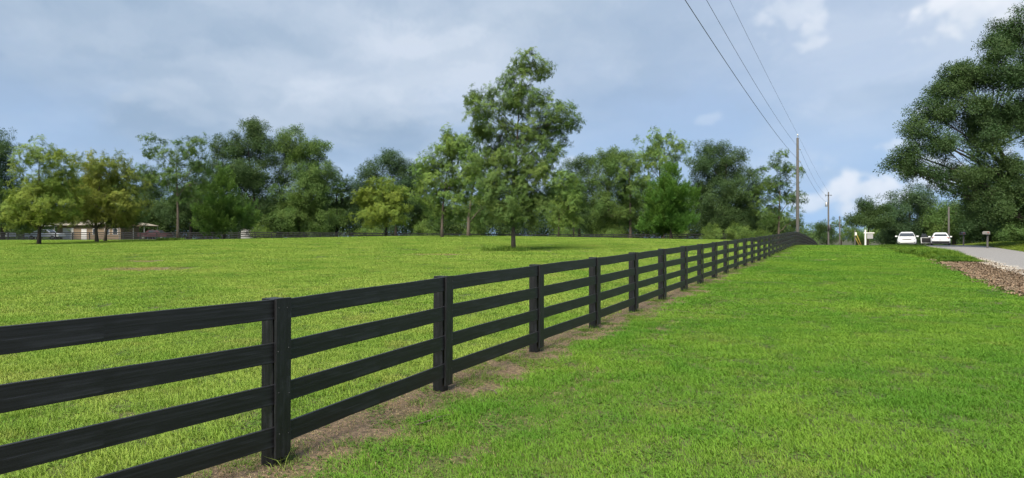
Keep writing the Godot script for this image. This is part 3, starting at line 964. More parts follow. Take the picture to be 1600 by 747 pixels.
# ------------------------------------------------------------------ along the lane
func make_roadside() -> void:
	rng.seed = 12
	# drift of brown leaves on the near shoulder
	var v := PackedVector3Array()
	var c := PackedColorArray()
	for i in 60:
		var o := Vector3(rng.randf_range(-0.3, 0.3), rng.randf_range(0.0, 0.045), rng.randf_range(-0.3, 0.3))
		var d := Vector3(rng.randf_range(-1, 1), rng.randf_range(-0.3, 0.5), rng.randf_range(-1, 1)).normalized()
		leaf_quad(v, c, o, d, d.cross(Vector3.UP + rdir() * 0.7).normalized(), rng.randf_range(0.045, 0.09), rng.randf_range(0.014, 0.026), shade(0.6, 1.3))
	var heap := flat_mesh(v, c)
	var where := []
	var tints := []
	for i in 5200:
		var d := rng.randf_range(16.0, 38.0)
		var s := rng.randf_range(8.0, 10.3) + 0.5 * nz.get_noise_2d(d * 0.5, 3.0)
		if s < 8.25 + 0.03 * maxf(d - 24.0, 0.0) + 0.5 * nz.get_noise_2d(d * 0.8, 77.0) and rng.randf() < 0.92:
			continue
		if d > 33.0 and rng.randf() < (d - 33.0) / 5.0:
			continue
		if s > 9.5 and rng.randf() < 0.85:
			continue
		var x := fx(d) + s / 0.885
		where.append(Transform3D(Basis(Vector3.UP, rng.randf() * TAU).scaled(Vector3.ONE * rng.randf_range(0.7, 1.1)), at(x, d, 0.0)))
		tints.append(Color(0.10, 0.07, 0.048).lerp(Color(0.27, 0.215, 0.165), rng.randf()))
	tag(copies("leaf_litter", heap, M.dry_leaf, where, tints, self), "drift of curled brown leaves on the lane shoulder", "leaves", "", "stuff")
	# loose stones along the broken edge of the lane
	var sv := PackedVector3Array()
	var sc := PackedColorArray()
	for i in 16:
		var o := Vector3(rng.randf_range(-0.25, 0.25), 0.012, rng.randf_range(-0.25, 0.25))
		var r := rng.randf_range(0.012, 0.03)
		var ring := []
		for k in 5:
			ring.append(o + Vector3(cos(TAU * k / 5.0), 0, sin(TAU * k / 5.0)) * r * rng.randf_range(0.7, 1.2))
		var top := o + Vector3(0, r * 0.8, 0)
		var col := shade(0.7, 1.2)
		for k in 5:
			sv.append_array([ring[k], top, ring[(k + 1) % 5]])
			for z in 3:
				sc.append(col)
	where = []
	tints = []
	for i in 900:
		var d := rng.randf_range(16.0, 60.0)
		var s := LANE_NEAR + rng.randf_range(-0.2, 1.0) * rng.randf()
		where.append(Transform3D(Basis(Vector3.UP, rng.randf() * TAU), at(fx(d) + s / 0.885, d, 0.02)))
		tints.append(Color(0.36, 0.34, 0.32) * rng.randf_range(0.7, 1.15))
	tag(copies("gravel", flat_mesh(sv, sc), M.dry_leaf, where, tints, self), "loose pale gravel along the crumbling lane edge", "gravel", "", "stuff")
	# unmown weeds on the bank by the lane, and the rank grass beyond it
	var tall := blades(150, 0.8, 0.12, 0.42, 0.010, 61, 0.05)
	var broad := weeds(60, 0.7, 0.05, 0.10, 0.30, 62)
	var wa := []
	var ta := []
	var wb := []
	var tb := []
	rng.seed = 63
	for i in 3600:
		var d := rng.randf_range(32.0, 66.0)
		var s := rng.randf_range(7.0, 9.9)
		if s < lerpf(8.5, 7.3, smoothstep(34.0, 50.0, d)) + 0.6 * nz.get_noise_2d(d * 0.3, 1.0):
			continue
		var x := fx(d) + s / 0.885
		var edge := smoothstep(31.0, 36.0, d) * smoothstep(66.0, 56.0, d) * smoothstep(9.95, 9.2, s)
		var tf := Transform3D(Basis(Vector3.UP, rng.randf() * TAU) * Basis.from_scale(Vector3(1, rng.randf_range(0.6, 1.35) * (0.28 + 0.85 * edge * smoothstep(52.0, 38.0, d)), 1)), at(x, d))
		if rng.randf() < 0.6:
			wa.append(tf)
			ta.append(Color(0.085, 0.175, 0.024).lerp(Color(0.15, 0.23, 0.035), rng.randf()))
		else:
			wb.append(tf)
			tb.append(Color(0.050, 0.125, 0.022).lerp(Color(0.09, 0.18, 0.03), rng.randf()))
	var bank := Node3D.new()
	bank.name = "verge_weeds"
	add_child(bank)
	tag(bank, "rank green weeds on the bank where the lawn meets the lane", "weeds", "", "stuff")
	copies("grass_blades", tall, M.blade, wa, ta, bank)
	copies("weed_leaves", broad, M.blade, wb, tb, bank)
	wa = []
	ta = []
	for i in 5200:
		var d := rng.randf_range(30.0, 84.0)
		var s := LANE_FAR + 0.25 + rng.randf() * rng.randf() * 26.0
		var x := fx(d) + s / 0.885
		var hi := 0.5 + 0.75 * smoothstep(LANE_FAR + 0.4, LANE_FAR + 3.0, s)
		wa.append(Transform3D(Basis(Vector3.UP, rng.randf() * TAU) * Basis.from_scale(Vector3(1.3, hi * rng.randf_range(0.6, 1.2), 1.3)), at(x, d)))
		ta.append(Color(0.095, 0.165, 0.026).lerp(Color(0.22, 0.25, 0.05), clampf(rng.randf() * 0.7 + 0.6 * nz.get_noise_2d(x * 0.1, d * 0.1), 0.0, 1.0)))
	tag(copies("meadow_grass", tall, M.blade, wa, ta, self), "tall unmown yellow-green grass on the far side of the lane", "grass", "", "stuff")
	# dead stalks and clippings on the worn strip under the fence
	var straw := blades(26, 0.34, 0.01, 0.05, 0.0022, 81, 0.0, 0.4)
	wa = []
	ta = []
	rng.seed = 82
	for i in 5200:
		var d := 3.0 + 27.0 * pow(rng.randf(), 1.5)
		var s := rng.randf_range(-0.9, 1.5)
		var x := fx(d) + s / 0.885
		if rng.randf() > 0.15 + bare(x, d):
			continue
		wa.append(Transform3D(Basis(Vector3.UP, rng.randf() * TAU) * Basis.from_scale(Vector3(1, rng.randf_range(0.15, 0.6), 1)), at(x, d, 0.004)))
		ta.append(Color(0.20, 0.15, 0.085).lerp(Color(0.42, 0.34, 0.20), rng.randf()) if rng.randf() < 0.7 else Color(0.10, 0.16, 0.04))
	tag(copies("grass_clippings", straw, M.blade, wa, ta, self), "dead stalks and clippings strewn over the soil under the fence", "clippings", "", "stuff")
	# taller tufts the mower misses at the foot of the fence posts
	wa = []
	ta = []
	rng.seed = 91
	var tuft_mesh := blades(46, 0.2, 0.05, 0.19, 0.0032, 92, 0.06, 0.22)
	for n in range(-1, 26):
		for k in rng.randi_range(3, 8):
			var d := 4.86 + POST_STEP * n + rng.randfn(0.0, 0.32)
			var x := fx(d) + rng.randfn(-0.06, 0.13)
			wa.append(Transform3D(Basis(Vector3.UP, rng.randf() * TAU) * Basis.from_scale(Vector3(1, rng.randf_range(0.3, 0.8), 1)), at(x, d)))
			ta.append(Color(0.075, 0.165, 0.026).lerp(Color(0.19, 0.24, 0.06), rng.randf()))
	tag(copies("fence_weeds", tuft_mesh, M.blade, wa, ta, self), "ragged untrimmed grass tufts at the feet of the fence posts", "weeds", "", "stuff")
	# weed tufts round trunks
	tuft("weed_clump", "knee high weeds around the foot of the tall pecan", 0.0, 44.7, 1.35, 46)
	tuft("weed_clump_001", "low weeds around the foot of the sparse crowned tree", -39.2, 74.6, 1.8, 34)


func tuft(called: String, label: String, x: float, d: float, r: float, n: int) -> void:
	rng.seed = hash(called)
	var root := thing(called, at(x, d), label, "weeds", "weeds at tree feet")
	var wa := []
	var ta := []
	for i in n:
		var o := Vector3(rng.randfn(-0.25, 0.5) * r, 0, rng.randfn(0, 0.22) * r)
		o.y = gy(x + o.x, d - o.z) - root.position.y
		wa.append(Transform3D(Basis(Vector3.UP, rng.randf() * TAU) * Basis.from_scale(Vector3(0.8, rng.randf_range(0.6, 1.5), 0.8)), o))
		ta.append(Color(0.085, 0.165, 0.030).lerp(Color(0.15, 0.24, 0.04), rng.randf()))
	copies("leaves", blades(110, 0.7, 0.15, 0.42, 0.011, 71, 0.02), M.blade, wa, ta, root).set_meta("kind", "stuff")


# ------------------------------------------------------------------ poles, wires
func cyl(called: String, r0: float, r1: float, h: float, m: Material, parent: Node, pos: Vector3, sides := 12) -> MeshInstance3D:
	return put(called, round_tube([Vector3.ZERO, Vector3(0, 0.02, 0), Vector3(0, h - 0.02, 0), Vector3(0, h, 0)], [r0 * 0.97, r0, r1, r1 * 0.9], sides), m, parent, Transform3D(Basis(), pos))


func make_poles() -> void:
	# the tall pole behind the crest of the fence
	var p := thing("utility_pole", at(30.35, 68.0), "tall plain wooden utility pole behind the crest of the black fence", "utility pole", "utility poles")
	var h := 1.72 + 0.158 * 68.0 - p.position.y
	cyl("shaft", 0.19, 0.125, h + 0.4, M.pole, p, Vector3(0, -0.4, 0))
	cyl("insulator_pin", 0.03, 0.03, 0.34, M.grey_metal, p, Vector3(0, h - 0.05, 0), 8)
	cyl("insulator", 0.07, 0.05, 0.16, M.white_paint, p, Vector3(0, h + 0.26, 0), 8)
	for q in [1.22, 2.52]:
		var st := tool()
		bar(st, Vector3(0.16, 0, 0), Vector3(0.22, 0.06, 0.06))
		put("bracket", done(st), M.grey_metal, p, Transform3D(Basis(), Vector3(0, h - q, 0)))
		cyl("spool_insulator", 0.05, 0.05, 0.12, M.grey_metal, p, Vector3(0.27, h - q - 0.06, 0), 8)
	var a := p.position
	# the pole beyond, with its transformer
	var p2 := thing("utility_pole_001", at(62.8, 127.0), "distant utility pole carrying a transformer can below the hill", "utility pole", "utility poles")
	var h2 := 1.72 + 0.0735 * 127.0 - p2.position.y
	cyl("shaft", 0.2, 0.13, h2 + 0.4, M.pole, p2, Vector3(0, -0.4, 0))
	cyl("transformer", 0.22, 0.22, 0.85, M.grey_metal, p2, Vector3(-0.42, h2 - 2.9, 0))
	cyl("fuse_cutout", 0.06, 0.06, 0.5, M.grey_metal, p2, Vector3(-0.55, h2 - 0.9, 0), 8)
	cyl("fuse_cutout", 0.06, 0.06, 0.3, M.grey_metal, p2, Vector3(0.5, h2 - 0.8, 0), 8)
	var st2 := tool()
	bar(st2, Vector3.ZERO, Vector3(1.2, 0.1, 0.1))
	put("crossarm", done(st2), M.pole, p2, Transform3D(Basis(), Vector3(0, h2 - 0.65, 0.16)))
	cyl("splice_box", 0.27, 0.27, 0.95, M.dark_metal, p2, Vector3(0.05, h2 - 7.6, 0.3))
	var b := p2.position
	var p3 := thing("service_pole", at(67.6, 132.0), "thin grey service pole standing beside the transformer pole", "utility pole", "utility poles")
	var h3 := 1.72 + 0.036 * 132.0 - p3.position.y
	cyl("shaft", 0.14, 0.1, h3 + 0.3, M.pole, p3, Vector3(0, -0.3, 0))
	var st3 := tool()
	bar(st3, Vector3.ZERO, Vector3(0.7, 0.08, 0.08))
	put("crossarm", done(st3), M.pole, p3, Transform3D(Basis(), Vector3(0, h3 - 0.25, 0.12)))
	var p4 := thing("meter_post", at(47.7, 89.0), "short grey post with a pale meter box by the guy wire guards", "post")
	var h4 := 1.72 + 0.0135 * 89.0 - p4.position.y
	cyl("shaft", 0.09, 0.08, h4 + 0.2, M.pole, p4, Vector3(0, -0.2, 0))
	var st4 := tool()
	bar(st4, Vector3.ZERO, Vector3(0.22, 0.42, 0.16), 0.02)
	put("meter_box", done(st4), M.white_paint, p4, Transform3D(Basis(), Vector3(0.02, h4 - 0.5, 0.15)))
	for k in 2:
		var g := thing("guy_wire_guard" if k == 0 else "guy_wire_guard_001", at(48.6 + 0.25 * k, 89.0), ["lower of two slanting yellow guy wire sleeves beside the meter post", "upper of two slanting yellow guy wire sleeves beside the meter post"][k], "guy wire", "yellow guy wire guards")
		var top := Vector3(-1.0 + 0.05 * k, 1.75 + 0.2 * k, 0)
		put("sleeve", round_tube([Vector3(0, -0.2, 0), top], [0.032, 0.032], 8), M.yellow_plastic, g)
	var p5 := thing("utility_pole_002", at(58.7, 86.0), "grey utility pole behind the white car with its door open", "utility pole", "utility poles")
	var h5 := 1.72 + 0.0505 * 86.0 - p5.position.y
	cyl("shaft", 0.13, 0.1, h5 + 0.3, M.pole, p5, Vector3(0, -0.3, 0))
	put("guy_wire", round_tube([Vector3(0, h5 - 0.3, 0), Vector3(-1.7, 0.2, 0.2)], [0.012, 0.012], 4), M.wire, p5)
	# three conductors, each one span from the tall pole back over the verge and one on to the next pole
	var back := Vector3(-0.465, 0, 0.885)
	var lines := [[h + 0.4, 0.3, 0.0, "upper bare conductor on top of the tall pole"], [h - 1.22, 1.0, 0.27, "middle conductor bracketed below the top of the tall pole"], [h - 2.52, 0.87, 0.27, "lowest and thickest cable on the tall pole"]]
	for k in 3:
		var q: Array = lines[k]
		var s: Vector3 = a + Vector3(q[2], q[0], 0)
		var e: Vector3 = s + back * 78.0
		var rad: float = [0.008, 0.009, 0.013][k]
		var root := thing("power_line" if k == 0 else "power_line_%03d" % k, s, q[3], "power line", "wires strung between the poles")
		for span in 2:
			var pts := []
			var rr := []
			var end := e if span == 0 else b + Vector3(0, h2 - [0.0, 0.9, 2.2][k], 0)
			for i in 33:
				var t := i / 32.0
				pts.append(s.lerp(end, t) - s - Vector3(0, q[1] * 4.0 * t * (1.0 - t), 0))
				rr.append(rad)
			put("wire", round_tube(pts, rr, 5), M.wire, root)


# ------------------------------------------------------------------ vehicles
func ring_of(z: float, w: float, y0: float, y1: float, tuck: float, shoulder: float) -> PackedVector3Array:
	var r := PackedVector3Array()
	var hgt := y1 - y0
	for p in [[-0.86, 0.0], [-0.97, 0.12], [-1.0, 0.42], [-0.985, 0.70], [-shoulder, 0.93], [-shoulder + 0.10, 1.0], [0.0, 1.0 + tuck], [shoulder - 0.10, 1.0], [shoulder, 0.93], [0.985, 0.70], [1.0, 0.42], [0.97, 0.12], [0.86, 0.0]]:
		r.append(Vector3(p[0] * w, y0 + p[1] * hgt, z))
	return r


func slab(called: String, pts: Array, thick: float, m: Material, parent: Node) -> MeshInstance3D:
	# a flat panel with thickness: outline given anticlockwise as seen from outside
	var n: Vector3 = (pts[1] - pts[0]).cross(pts[2] - pts[0]).normalized() * thick
	var a := PackedVector3Array()
	var b := PackedVector3Array()
	for p in pts:
		a.append(p - n * 0.5)
		b.append(p + n * 0.5)
	var st := tool()
	loft(st, [a, b])
	return put(called, done(st), m, parent)


func wheel(parent: Node, x: float, z: float, r: float, tyre: Material, rim: Material) -> void:
	var o := Node3D.new()
	o.name = "wheel"
	o.position = Vector3(x, r, z)
	parent.add_child(o, true)
	var s := signf(x)
	put("tyre", round_tube([Vector3(-0.11, 0, 0), Vector3(-0.09, 0, 0), Vector3(0.09, 0, 0), Vector3(0.11, 0, 0)], [r * 0.9, r, r, r * 0.9], 20), tyre, o)
	put("rim", round_tube([Vector3(0.06 * s, 0, 0), Vector3(0.115 * s, 0, 0), Vector3(0.12 * s, 0, 0)], [r * 0.66, r * 0.66, r * 0.5], 14), rim, o)


# a hatchback body, nose towards +z; spec gives its height, hood and tail
func car(called: String, label: String, pos: Vector3, turn: float, paint: Material, tall: float, group: String, door_open: bool) -> Node3D:
	var o := thing(called, pos, label, "car", group)
	o.rotation.y = turn
	o.scale = Vector3.ONE * 0.94
	var rubber := plain(Color(0.02, 0.02, 0.021), 0.85)
	var alloy := plain(Color(0.45, 0.46, 0.47), 0.35, 0.8)
	var dark := plain(Color(0.018, 0.019, 0.02), 0.45)
	var glass := plain(Color(0.035, 0.042, 0.05), 0.06)
	glass.metallic_specular = 0.9
	var lamp_glass := plain(Color(0.62, 0.64, 0.66), 0.12)
	var red := plain(Color(0.35, 0.012, 0.012), 0.2)
	var st := SurfaceTool.new()
	st.begin(Mesh.PRIMITIVE_TRIANGLES)
	st.set_smooth_group(1)
	var belt := tall * 0.62
	loft(st, [
		ring_of(2.28, 0.70, 0.36, 0.66, 0.0, 0.80), ring_of(2.20, 0.84, 0.27, 0.82, 0.01, 0.86), ring_of(1.95, 0.91, 0.24, 0.92, 0.02, 0.88), ring_of(1.40, 0.93, 0.22, belt - 0.06, 0.03, 0.88),
		ring_of(0.95, 0.935, 0.21, belt, 0.03, 0.90), ring_of(0.0, 0.94, 0.20, belt + 0.01, 0.0, 0.92), ring_of(-1.2, 0.94, 0.21, belt + 0.04, 0.0, 0.92), ring_of(-1.8, 0.925, 0.24, belt + 0.04, 0.0, 0.9),
		ring_of(-2.15, 0.88, 0.30, belt, 0.0, 0.88), ring_of(-2.28, 0.80, 0.38, belt - 0.16, 0.0, 0.84)])
	st.generate_normals()
	put("body", st.commit(), paint, o)
	var roof := SurfaceTool.new()
	roof.begin(Mesh.PRIMITIVE_TRIANGLES)
	roof.set_smooth_group(1)
	var cab := []
	for q in [[1.10, belt - 0.02, 0.84], [0.38, tall - 0.13, 0.68], [0.10, tall - 0.03, 0.65], [-0.7, tall, 0.64], [-1.45, tall - 0.05, 0.62], [-1.72, tall - 0.16, 0.62], [-2.12, belt - 0.0, 0.78]]:
		var r := PackedVector3Array()
		for p in [[-1.0, 0.0], [-0.985, 0.5], [-0.93, 0.86], [-0.75, 1.0], [0.75, 1.0], [0.93, 0.86], [0.985, 0.5], [1.0, 0.0]]:
			var hgt: float = q[1] - belt + 0.04
			var wide: float = lerpf(0.86, q[2], clampf(p[1], 0.0, 1.0)) if hgt > 0.1 else q[2]
			r.append(Vector3(p[0] * wide, belt - 0.04 + p[1] * hgt, q[0]))
		cab.append(r)
	loft(roof, cab)
	roof.generate_normals()
	put("roof", roof.commit(), paint, o)
	var wt := tall - 0.17
	slab("windshield", [Vector3(-0.76, belt + 0.07, 1.0), Vector3(0.76, belt + 0.07, 1.0), Vector3(0.60, wt + 0.01, 0.43), Vector3(-0.60, wt + 0.01, 0.43)], 0.03, glass, o)
	slab("rear_window", [Vector3(0.64, belt + 0.13, -2.03), Vector3(-0.64, belt + 0.13, -2.03), Vector3(-0.52, wt - 0.03, -1.76), Vector3(0.52, wt - 0.03, -1.76)], 0.03, glass, o)
	for s in [-1.0, 1.0]:
		slab("side_window", [Vector3(0.875 * s, belt + 0.06, 0.82), Vector3(0.875 * s, belt + 0.06, -0.25), Vector3(0.70 * s, wt, -0.25), Vector3(0.70 * s, wt, 0.30)], 0.03, glass, o)
		slab("side_window", [Vector3(0.875 * s, belt + 0.07, -0.33), Vector3(0.875 * s, belt + 0.09, -1.55), Vector3(0.69 * s, wt, -1.40), Vector3(0.70 * s, wt, -0.33)], 0.03, glass, o)
		for z in [1.38, -1.36]:
			wheel(o, 0.83 * s, z, 0.345, rubber, alloy)
		var hl := tool()
		bar(hl, Vector3.ZERO, Vector3(0.34, 0.13, 0.20), 0.04, Basis(Vector3.UP, -0.35 * s))
		put("headlight", done(hl), lamp_glass, o, Transform3D(Basis(Vector3.FORWARD, 0.12 * s), Vector3(0.62 * s, 0.77, 2.11)))
		var fog := tool()
		bar(fog, Vector3.ZERO, Vector3(0.24, 0.09, 0.06), 0.02, Basis(Vector3.UP, -0.3 * s))
		put("fog_light", done(fog), dark, o, Transform3D(Basis(), Vector3(0.64 * s, 0.42, 2.24)))
		var tl := tool()
		bar(tl, Vector3.ZERO, Vector3(0.36, 0.09, 0.14), 0.03, Basis(Vector3.UP, 0.35 * s))
		put("taillight", done(tl), red, o, Transform3D(Basis(), Vector3(0.62 * s, belt - 0.03, -2.17)))
		var mir := tool()
		bar(mir, Vector3.ZERO, Vector3(0.22, 0.15, 0.14), 0.04)
		put("mirror", done(mir), paint, o, Transform3D(Basis(), Vector3(1.02 * s, belt + 0.08, 0.72)))
	var gr := tool()
	for k in 4:
		bar(gr, Vector3(0, -0.075 + 0.05 * k, 0), Vector3(0.86, 0.022, 0.05), 0.006)
	put("grille", done(gr), alloy, o, Transform3D(Basis(), Vector3(0, 0.68, 2.255)))
	var gb := tool()
	bar(gb, Vector3.ZERO, Vector3(0.92, 0.24, 0.05), 0.02)
	put("grille_backing", done(gb), dark, o, Transform3D(Basis(), Vector3(0, 0.68, 2.235)))
	var lo := tool()
	bar(lo, Vector3.ZERO, Vector3(1.25, 0.13, 0.12), 0.03)
	put("lower_intake", done(lo), dark, o, Transform3D(Basis(), Vector3(0, 0.37, 2.20)))
	var rb := tool()
	bar(rb, Vector3.ZERO, Vector3(1.62, 0.26, 0.16), 0.05)
	put("rear_valance", done(rb), dark, o, Transform3D(Basis(), Vector3(0, 0.42, -2.22)))
	var strip_lamp := tool()
	bar(strip_lamp, Vector3.ZERO, Vector3(1.0, 0.045, 0.05), 0.01)
	put("light_bar", done(strip_lamp), dark, o, Transform3D(Basis(), Vector3(0, belt - 0.03, -2.21)))
	var pl := tool()
	bar(pl, Vector3.ZERO, Vector3(0.31, 0.155, 0.02), 0.004)
	put("number_plate", done(pl), plain(Color(0.6, 0.62, 0.66), 0.4), o, Transform3D(Basis(), Vector3(0, 0.70, -2.27)))
	if door_open:
		var door := Node3D.new()
		door.name = "door"
		door.position = Vector3(0.93, 0.0, 0.86)
		door.rotation.y = deg_to_rad(-58.0)
		o.add_child(door)
		slab("panel", [Vector3(0, 0.28, 0), Vector3(0, 0.28, -1.05), Vector3(0, belt, -1.12), Vector3(0, belt, 0)], 0.09, paint, door)
		slab("window_frame", [Vector3(-0.01, belt, -0.12), Vector3(-0.01, belt, -1.12), Vector3(-0.14, tall - 0.15, -1.05), Vector3(-0.14, tall - 0.15, -0.6)], 0.035, glass, door)
		slab("inner_trim", [Vector3(-0.06, 0.34, -0.05), Vector3(-0.06, 0.34, -1.0), Vector3(-0.06, belt - 0.04, -1.05), Vector3(-0.06, belt - 0.04, -0.05)], 0.03, dark, door)
	return o


func make_cars() -> void:
	var white := plain(Color(0.74, 0.76, 0.78), 0.3)
	white.clearcoat_enabled = true
	white.clearcoat = 0.7
	white.clearcoat_roughness = 0.08
	var road_turn := atan2(0.46, -0.888)
	# nose towards us, and nose away
	car("parked_car", "white hatchback facing down the lane with its grille and windshield showing", at(42.2, 68.4, 0.02), road_turn + PI - 0.075, white, 1.60, "white cars stopped on the lane", false)
	car("parked_car_001", "white hatchback seen from behind with one front door standing open", at(45.9, 68.6, 0.05), road_turn - 0.09, white, 1.50, "white cars stopped on the lane", true)


func mailbox(called: String, label: String, x: float, d: float, tin: Material, s: float, cross: bool) -> void:
	var o := thing(called, at(x, d), label, "mailbox", "mailboxes beside the lane")
	o.rotation.y = 0.48
	var st := tool()
	bar(st, Vector3.ZERO, Vector3(1.25, 0.1, 0.1), 0.008)
	put("post", done(st), M.pole, o, Transform3D(Basis(Vector3.FORWARD, -PI / 2), Vector3(0, 0.5, 0)))
	var b := tool()
	bar(b, Vector3.ZERO, Vector3(0.9 if cross else 0.6, 0.04, 0.22), 0.008)
	put("shelf", done(b), M.pole, o, Transform3D(Basis(), Vector3(-0.15, 1.13, 0)))
	var rings := []
	for z in [-0.36, 0.36]:
		var r := PackedVector3Array([Vector3(z, 0, -0.1), Vector3(z, 0, 0.1)])
		for k in 9:
			var a := PI * k / 8.0
			r.append(Vector3(z, 0.13 + 0.1 * sin(a), 0.1 * cos(a)))
		rings.append(r)
	var bx := tool()
	loft(bx, rings)
	var box := put("box", done(bx), tin, o, Transform3D(Basis.from_scale(Vector3.ONE * s), Vector3(-0.18, 1.152, 0)))
	var fl := tool()
	bar(fl, Vector3.ZERO, Vector3(0.2, 0.05, 0.012), 0.003)
	put("flag", done(fl), plain(Color(0.4, 0.03, 0.02), 0.5), box, Transform3D(Basis(), Vector3(0.05, 0.12, 0.112)))


func make_lane_furniture() -> void:
	mailbox("mailbox", "pale metal mailbox on a short dark post in tall grass beside the lane", 37.6, 50.6, plain(Color(0.3, 0.285, 0.27), 0.5, 0.4), 1.0, false)
	mailbox("mailbox_001", "black mailbox on a post behind the open door car, farther along the lane", 45.3, 64.2, plain(Color(0.02, 0.02, 0.022), 0.4), 1.05, true)
	# house-agent's white post with a hanging sign
	var o := thing("sign_post", at(46.1, 83.5), "white wooden post with an arm and small hanging sign board", "sign post")
	var h := 1.72 + 0.0145 * 83.5 - o.position.y
	var st := tool()
	bar(st, Vector3.ZERO, Vector3(h + 0.3, 0.17, 0.17), 0.012)
	put("post", done(st), M.white_paint, o, Transform3D(Basis(Vector3.FORWARD, -PI / 2), Vector3(0, h / 2.0 - 0.15, 0)))
	var ar := tool()
	bar(ar, Vector3.ZERO, Vector3(1.35, 0.13, 0.13), 0.01)
	put("arm", done(ar), M.white_paint, o, Transform3D(Basis(), Vector3(0.48, h - 0.42, 0)))
	var sg := tool()
	bar(sg, Vector3.ZERO, Vector3(0.78, 0.62, 0.03), 0.008)
	var board := put("sign_board", done(sg), mottled(Color(0.50, 0.50, 0.52), 0.5, 2.5, 0.6, 19), o, Transform3D(Basis(), Vector3(0.62, h - 0.86, 0)))
	for x in [-0.28, 0.28]:
		put("hanger", round_tube([Vector3(x, 0.30, 0), Vector3(x, 0.42, 0)], [0.012, 0.012], 5), M.dark_metal, board)


# ------------------------------------------------------------------ the homestead past the far fence
func make_homestead() -> void:
	var tan := mottled(Color(0.28, 0.215, 0.15), 0.9, 0.7, 0.82, 51)
	var roof := mottled(Color(0.36, 0.33, 0.28), 0.6, 0.5, 0.7, 52)
	var white := mottled(Color(0.72, 0.73, 0.74), 0.6, 0.6, 0.88, 53)
	var glass := plain(Color(0.03, 0.035, 0.04), 0.08)
	var d := 124.0
	var g := gy(-80.0, d)
	# long tan house; the gable end and the porch roof look towards the field
	var o := thing("tan_house", Vector3(-80.0, g, -d), "low tan house with pale metal roof glimpsed beneath the pasture trees", "house")
	var st := tool()
	bar(st, Vector3(0, 1.35, 0), Vector3(12.0, 2.9, 6.0), 0.02)
	put("wall", done(st), tan, o)
	var rf := tool()
	for s in [-1.0, 1.0]:
		bar(rf, Vector3(0, 3.35, 1.75 * s), Vector3(12.8, 0.07, 3.9), 0.01, Basis(Vector3.RIGHT, 0.28 * s))
	var rm := put("roof", done(rf), roof, o)
	for k in 13:
		for s in [-1.0, 1.0]:
			var rb := tool()
			bar(rb, Vector3.ZERO, Vector3(0.05, 0.05, 3.85), 0.01, Basis(Vector3.RIGHT, 0.28 * s))
			put("seam", done(rb), roof, rm, Transform3D(Basis(), Vector3(-6.0 + k, 3.405, 1.75 * s)))
	for q in [[-3.9, 2.0, 2.3, "garage_door"], [-0.9, 1.0, 2.1, "door"]]:
		var dr := tool()
		bar(dr, Vector3.ZERO, Vector3(q[1], q[2], 0.08), 0.02)
		put(q[3], done(dr), white, o, Transform3D(Basis(), Vector3(q[0], q[2] / 2.0, 3.03)))
	for x in [1.2, 3.4, 5.0]:
		var wd := tool()
		bar(wd, Vector3.ZERO, Vector3(0.95, 1.15, 0.07), 0.01)
		var frame := put("window", done(wd), white, o, Transform3D(Basis(), Vector3(x, 1.6, 3.02)))
		var pn := tool()
		bar(pn, Vector3.ZERO, Vector3(0.8, 1.0, 0.03), 0.004)
		put("pane", done(pn), glass, frame, Transform3D(Basis(), Vector3(0, 0, 0.03)))
	# open carports
	carport("carport", "open pale roofed carport beside the tan house", Vector3(-85.2, gy(-85.2, 120.0), -119.0), 3.4, roof, white)
	carport("carport_001", "gabled tan carport sheltering a maroon pickup", Vector3(-70.0, gy(-70.0, 121.0), -120.0), 4.6, roof, tan)
	# vehicles parked in the yard
	var silver := plain(Color(0.68, 0.71, 0.75), 0.3)
	var maroon := plain(Color(0.045, 0.016, 0.02), 0.3)
	pickup("pickup_truck", "white pickup parked past the far fence under the yellow-green tree", Vector3(-79.5, gy(-79.5, 108.0), -109.0), 0.06, silver)
	pickup("pickup_truck_001", "maroon pickup parked under the gabled tan carport", Vector3(-63.5, gy(-63.5, 113.0), -114.0), -0.1, maroon)
	# flat white trailer at the far end
	var t := thing("flat_trailer", Vector3(-87.5, gy(-87.5, 108.0), -108.5), "low white flatbed trailer parked behind the far fence", "trailer")
	var bed := tool()
	bar(bed, Vector3(0, 0.72, 0), Vector3(5.2, 0.28, 2.1), 0.03)
	put("bed", done(bed), white, t)
	for x in [-2.55, 2.55]:
		var rl := tool()
		bar(rl, Vector3(x, 1.0, 0), Vector3(0.06, 0.35, 2.1), 0.01)
		put("end_rail", done(rl), white, t)
	var rub := plain(Color(0.02, 0.02, 0.021), 0.85)
	for x in [-0.5, 0.45]:
		for z in [-0.95, 0.95]:
			put("wheel", round_tube([Vector3(0, 0, -0.1), Vector3(0, 0, 0.1)], [0.36, 0.36], 14), rub, t, Transform3D(Basis(), Vector3(x, 0.36, z)))
	# white shed below the tallest tree
	var w := thing("white_shed", Vector3(-47.3, gy(-47.3, 116.0), -116.0), "small white shed with a low gable beside the tallest dark tree", "shed")
	var ws := tool()
	bar(ws, Vector3(0, 0.95, 0), Vector3(2.6, 2.1, 2.6), 0.02)
	put("wall", done(ws), white, w)
	var wr := tool()
	for s in [-1.0, 1.0]:
		bar(wr, Vector3(0.72 * s, 2.16, 0), Vector3(1.62, 0.06, 2.9), 0.01, Basis(Vector3.FORWARD, 0.35 * s))
	put("roof", done(wr), white, w)
	var wdr := tool()
	bar(wdr, Vector3(0.3, 0.9, 1.32), Vector3(0.8, 1.7, 0.06), 0.01)
	put("door", done(wdr), white, w)


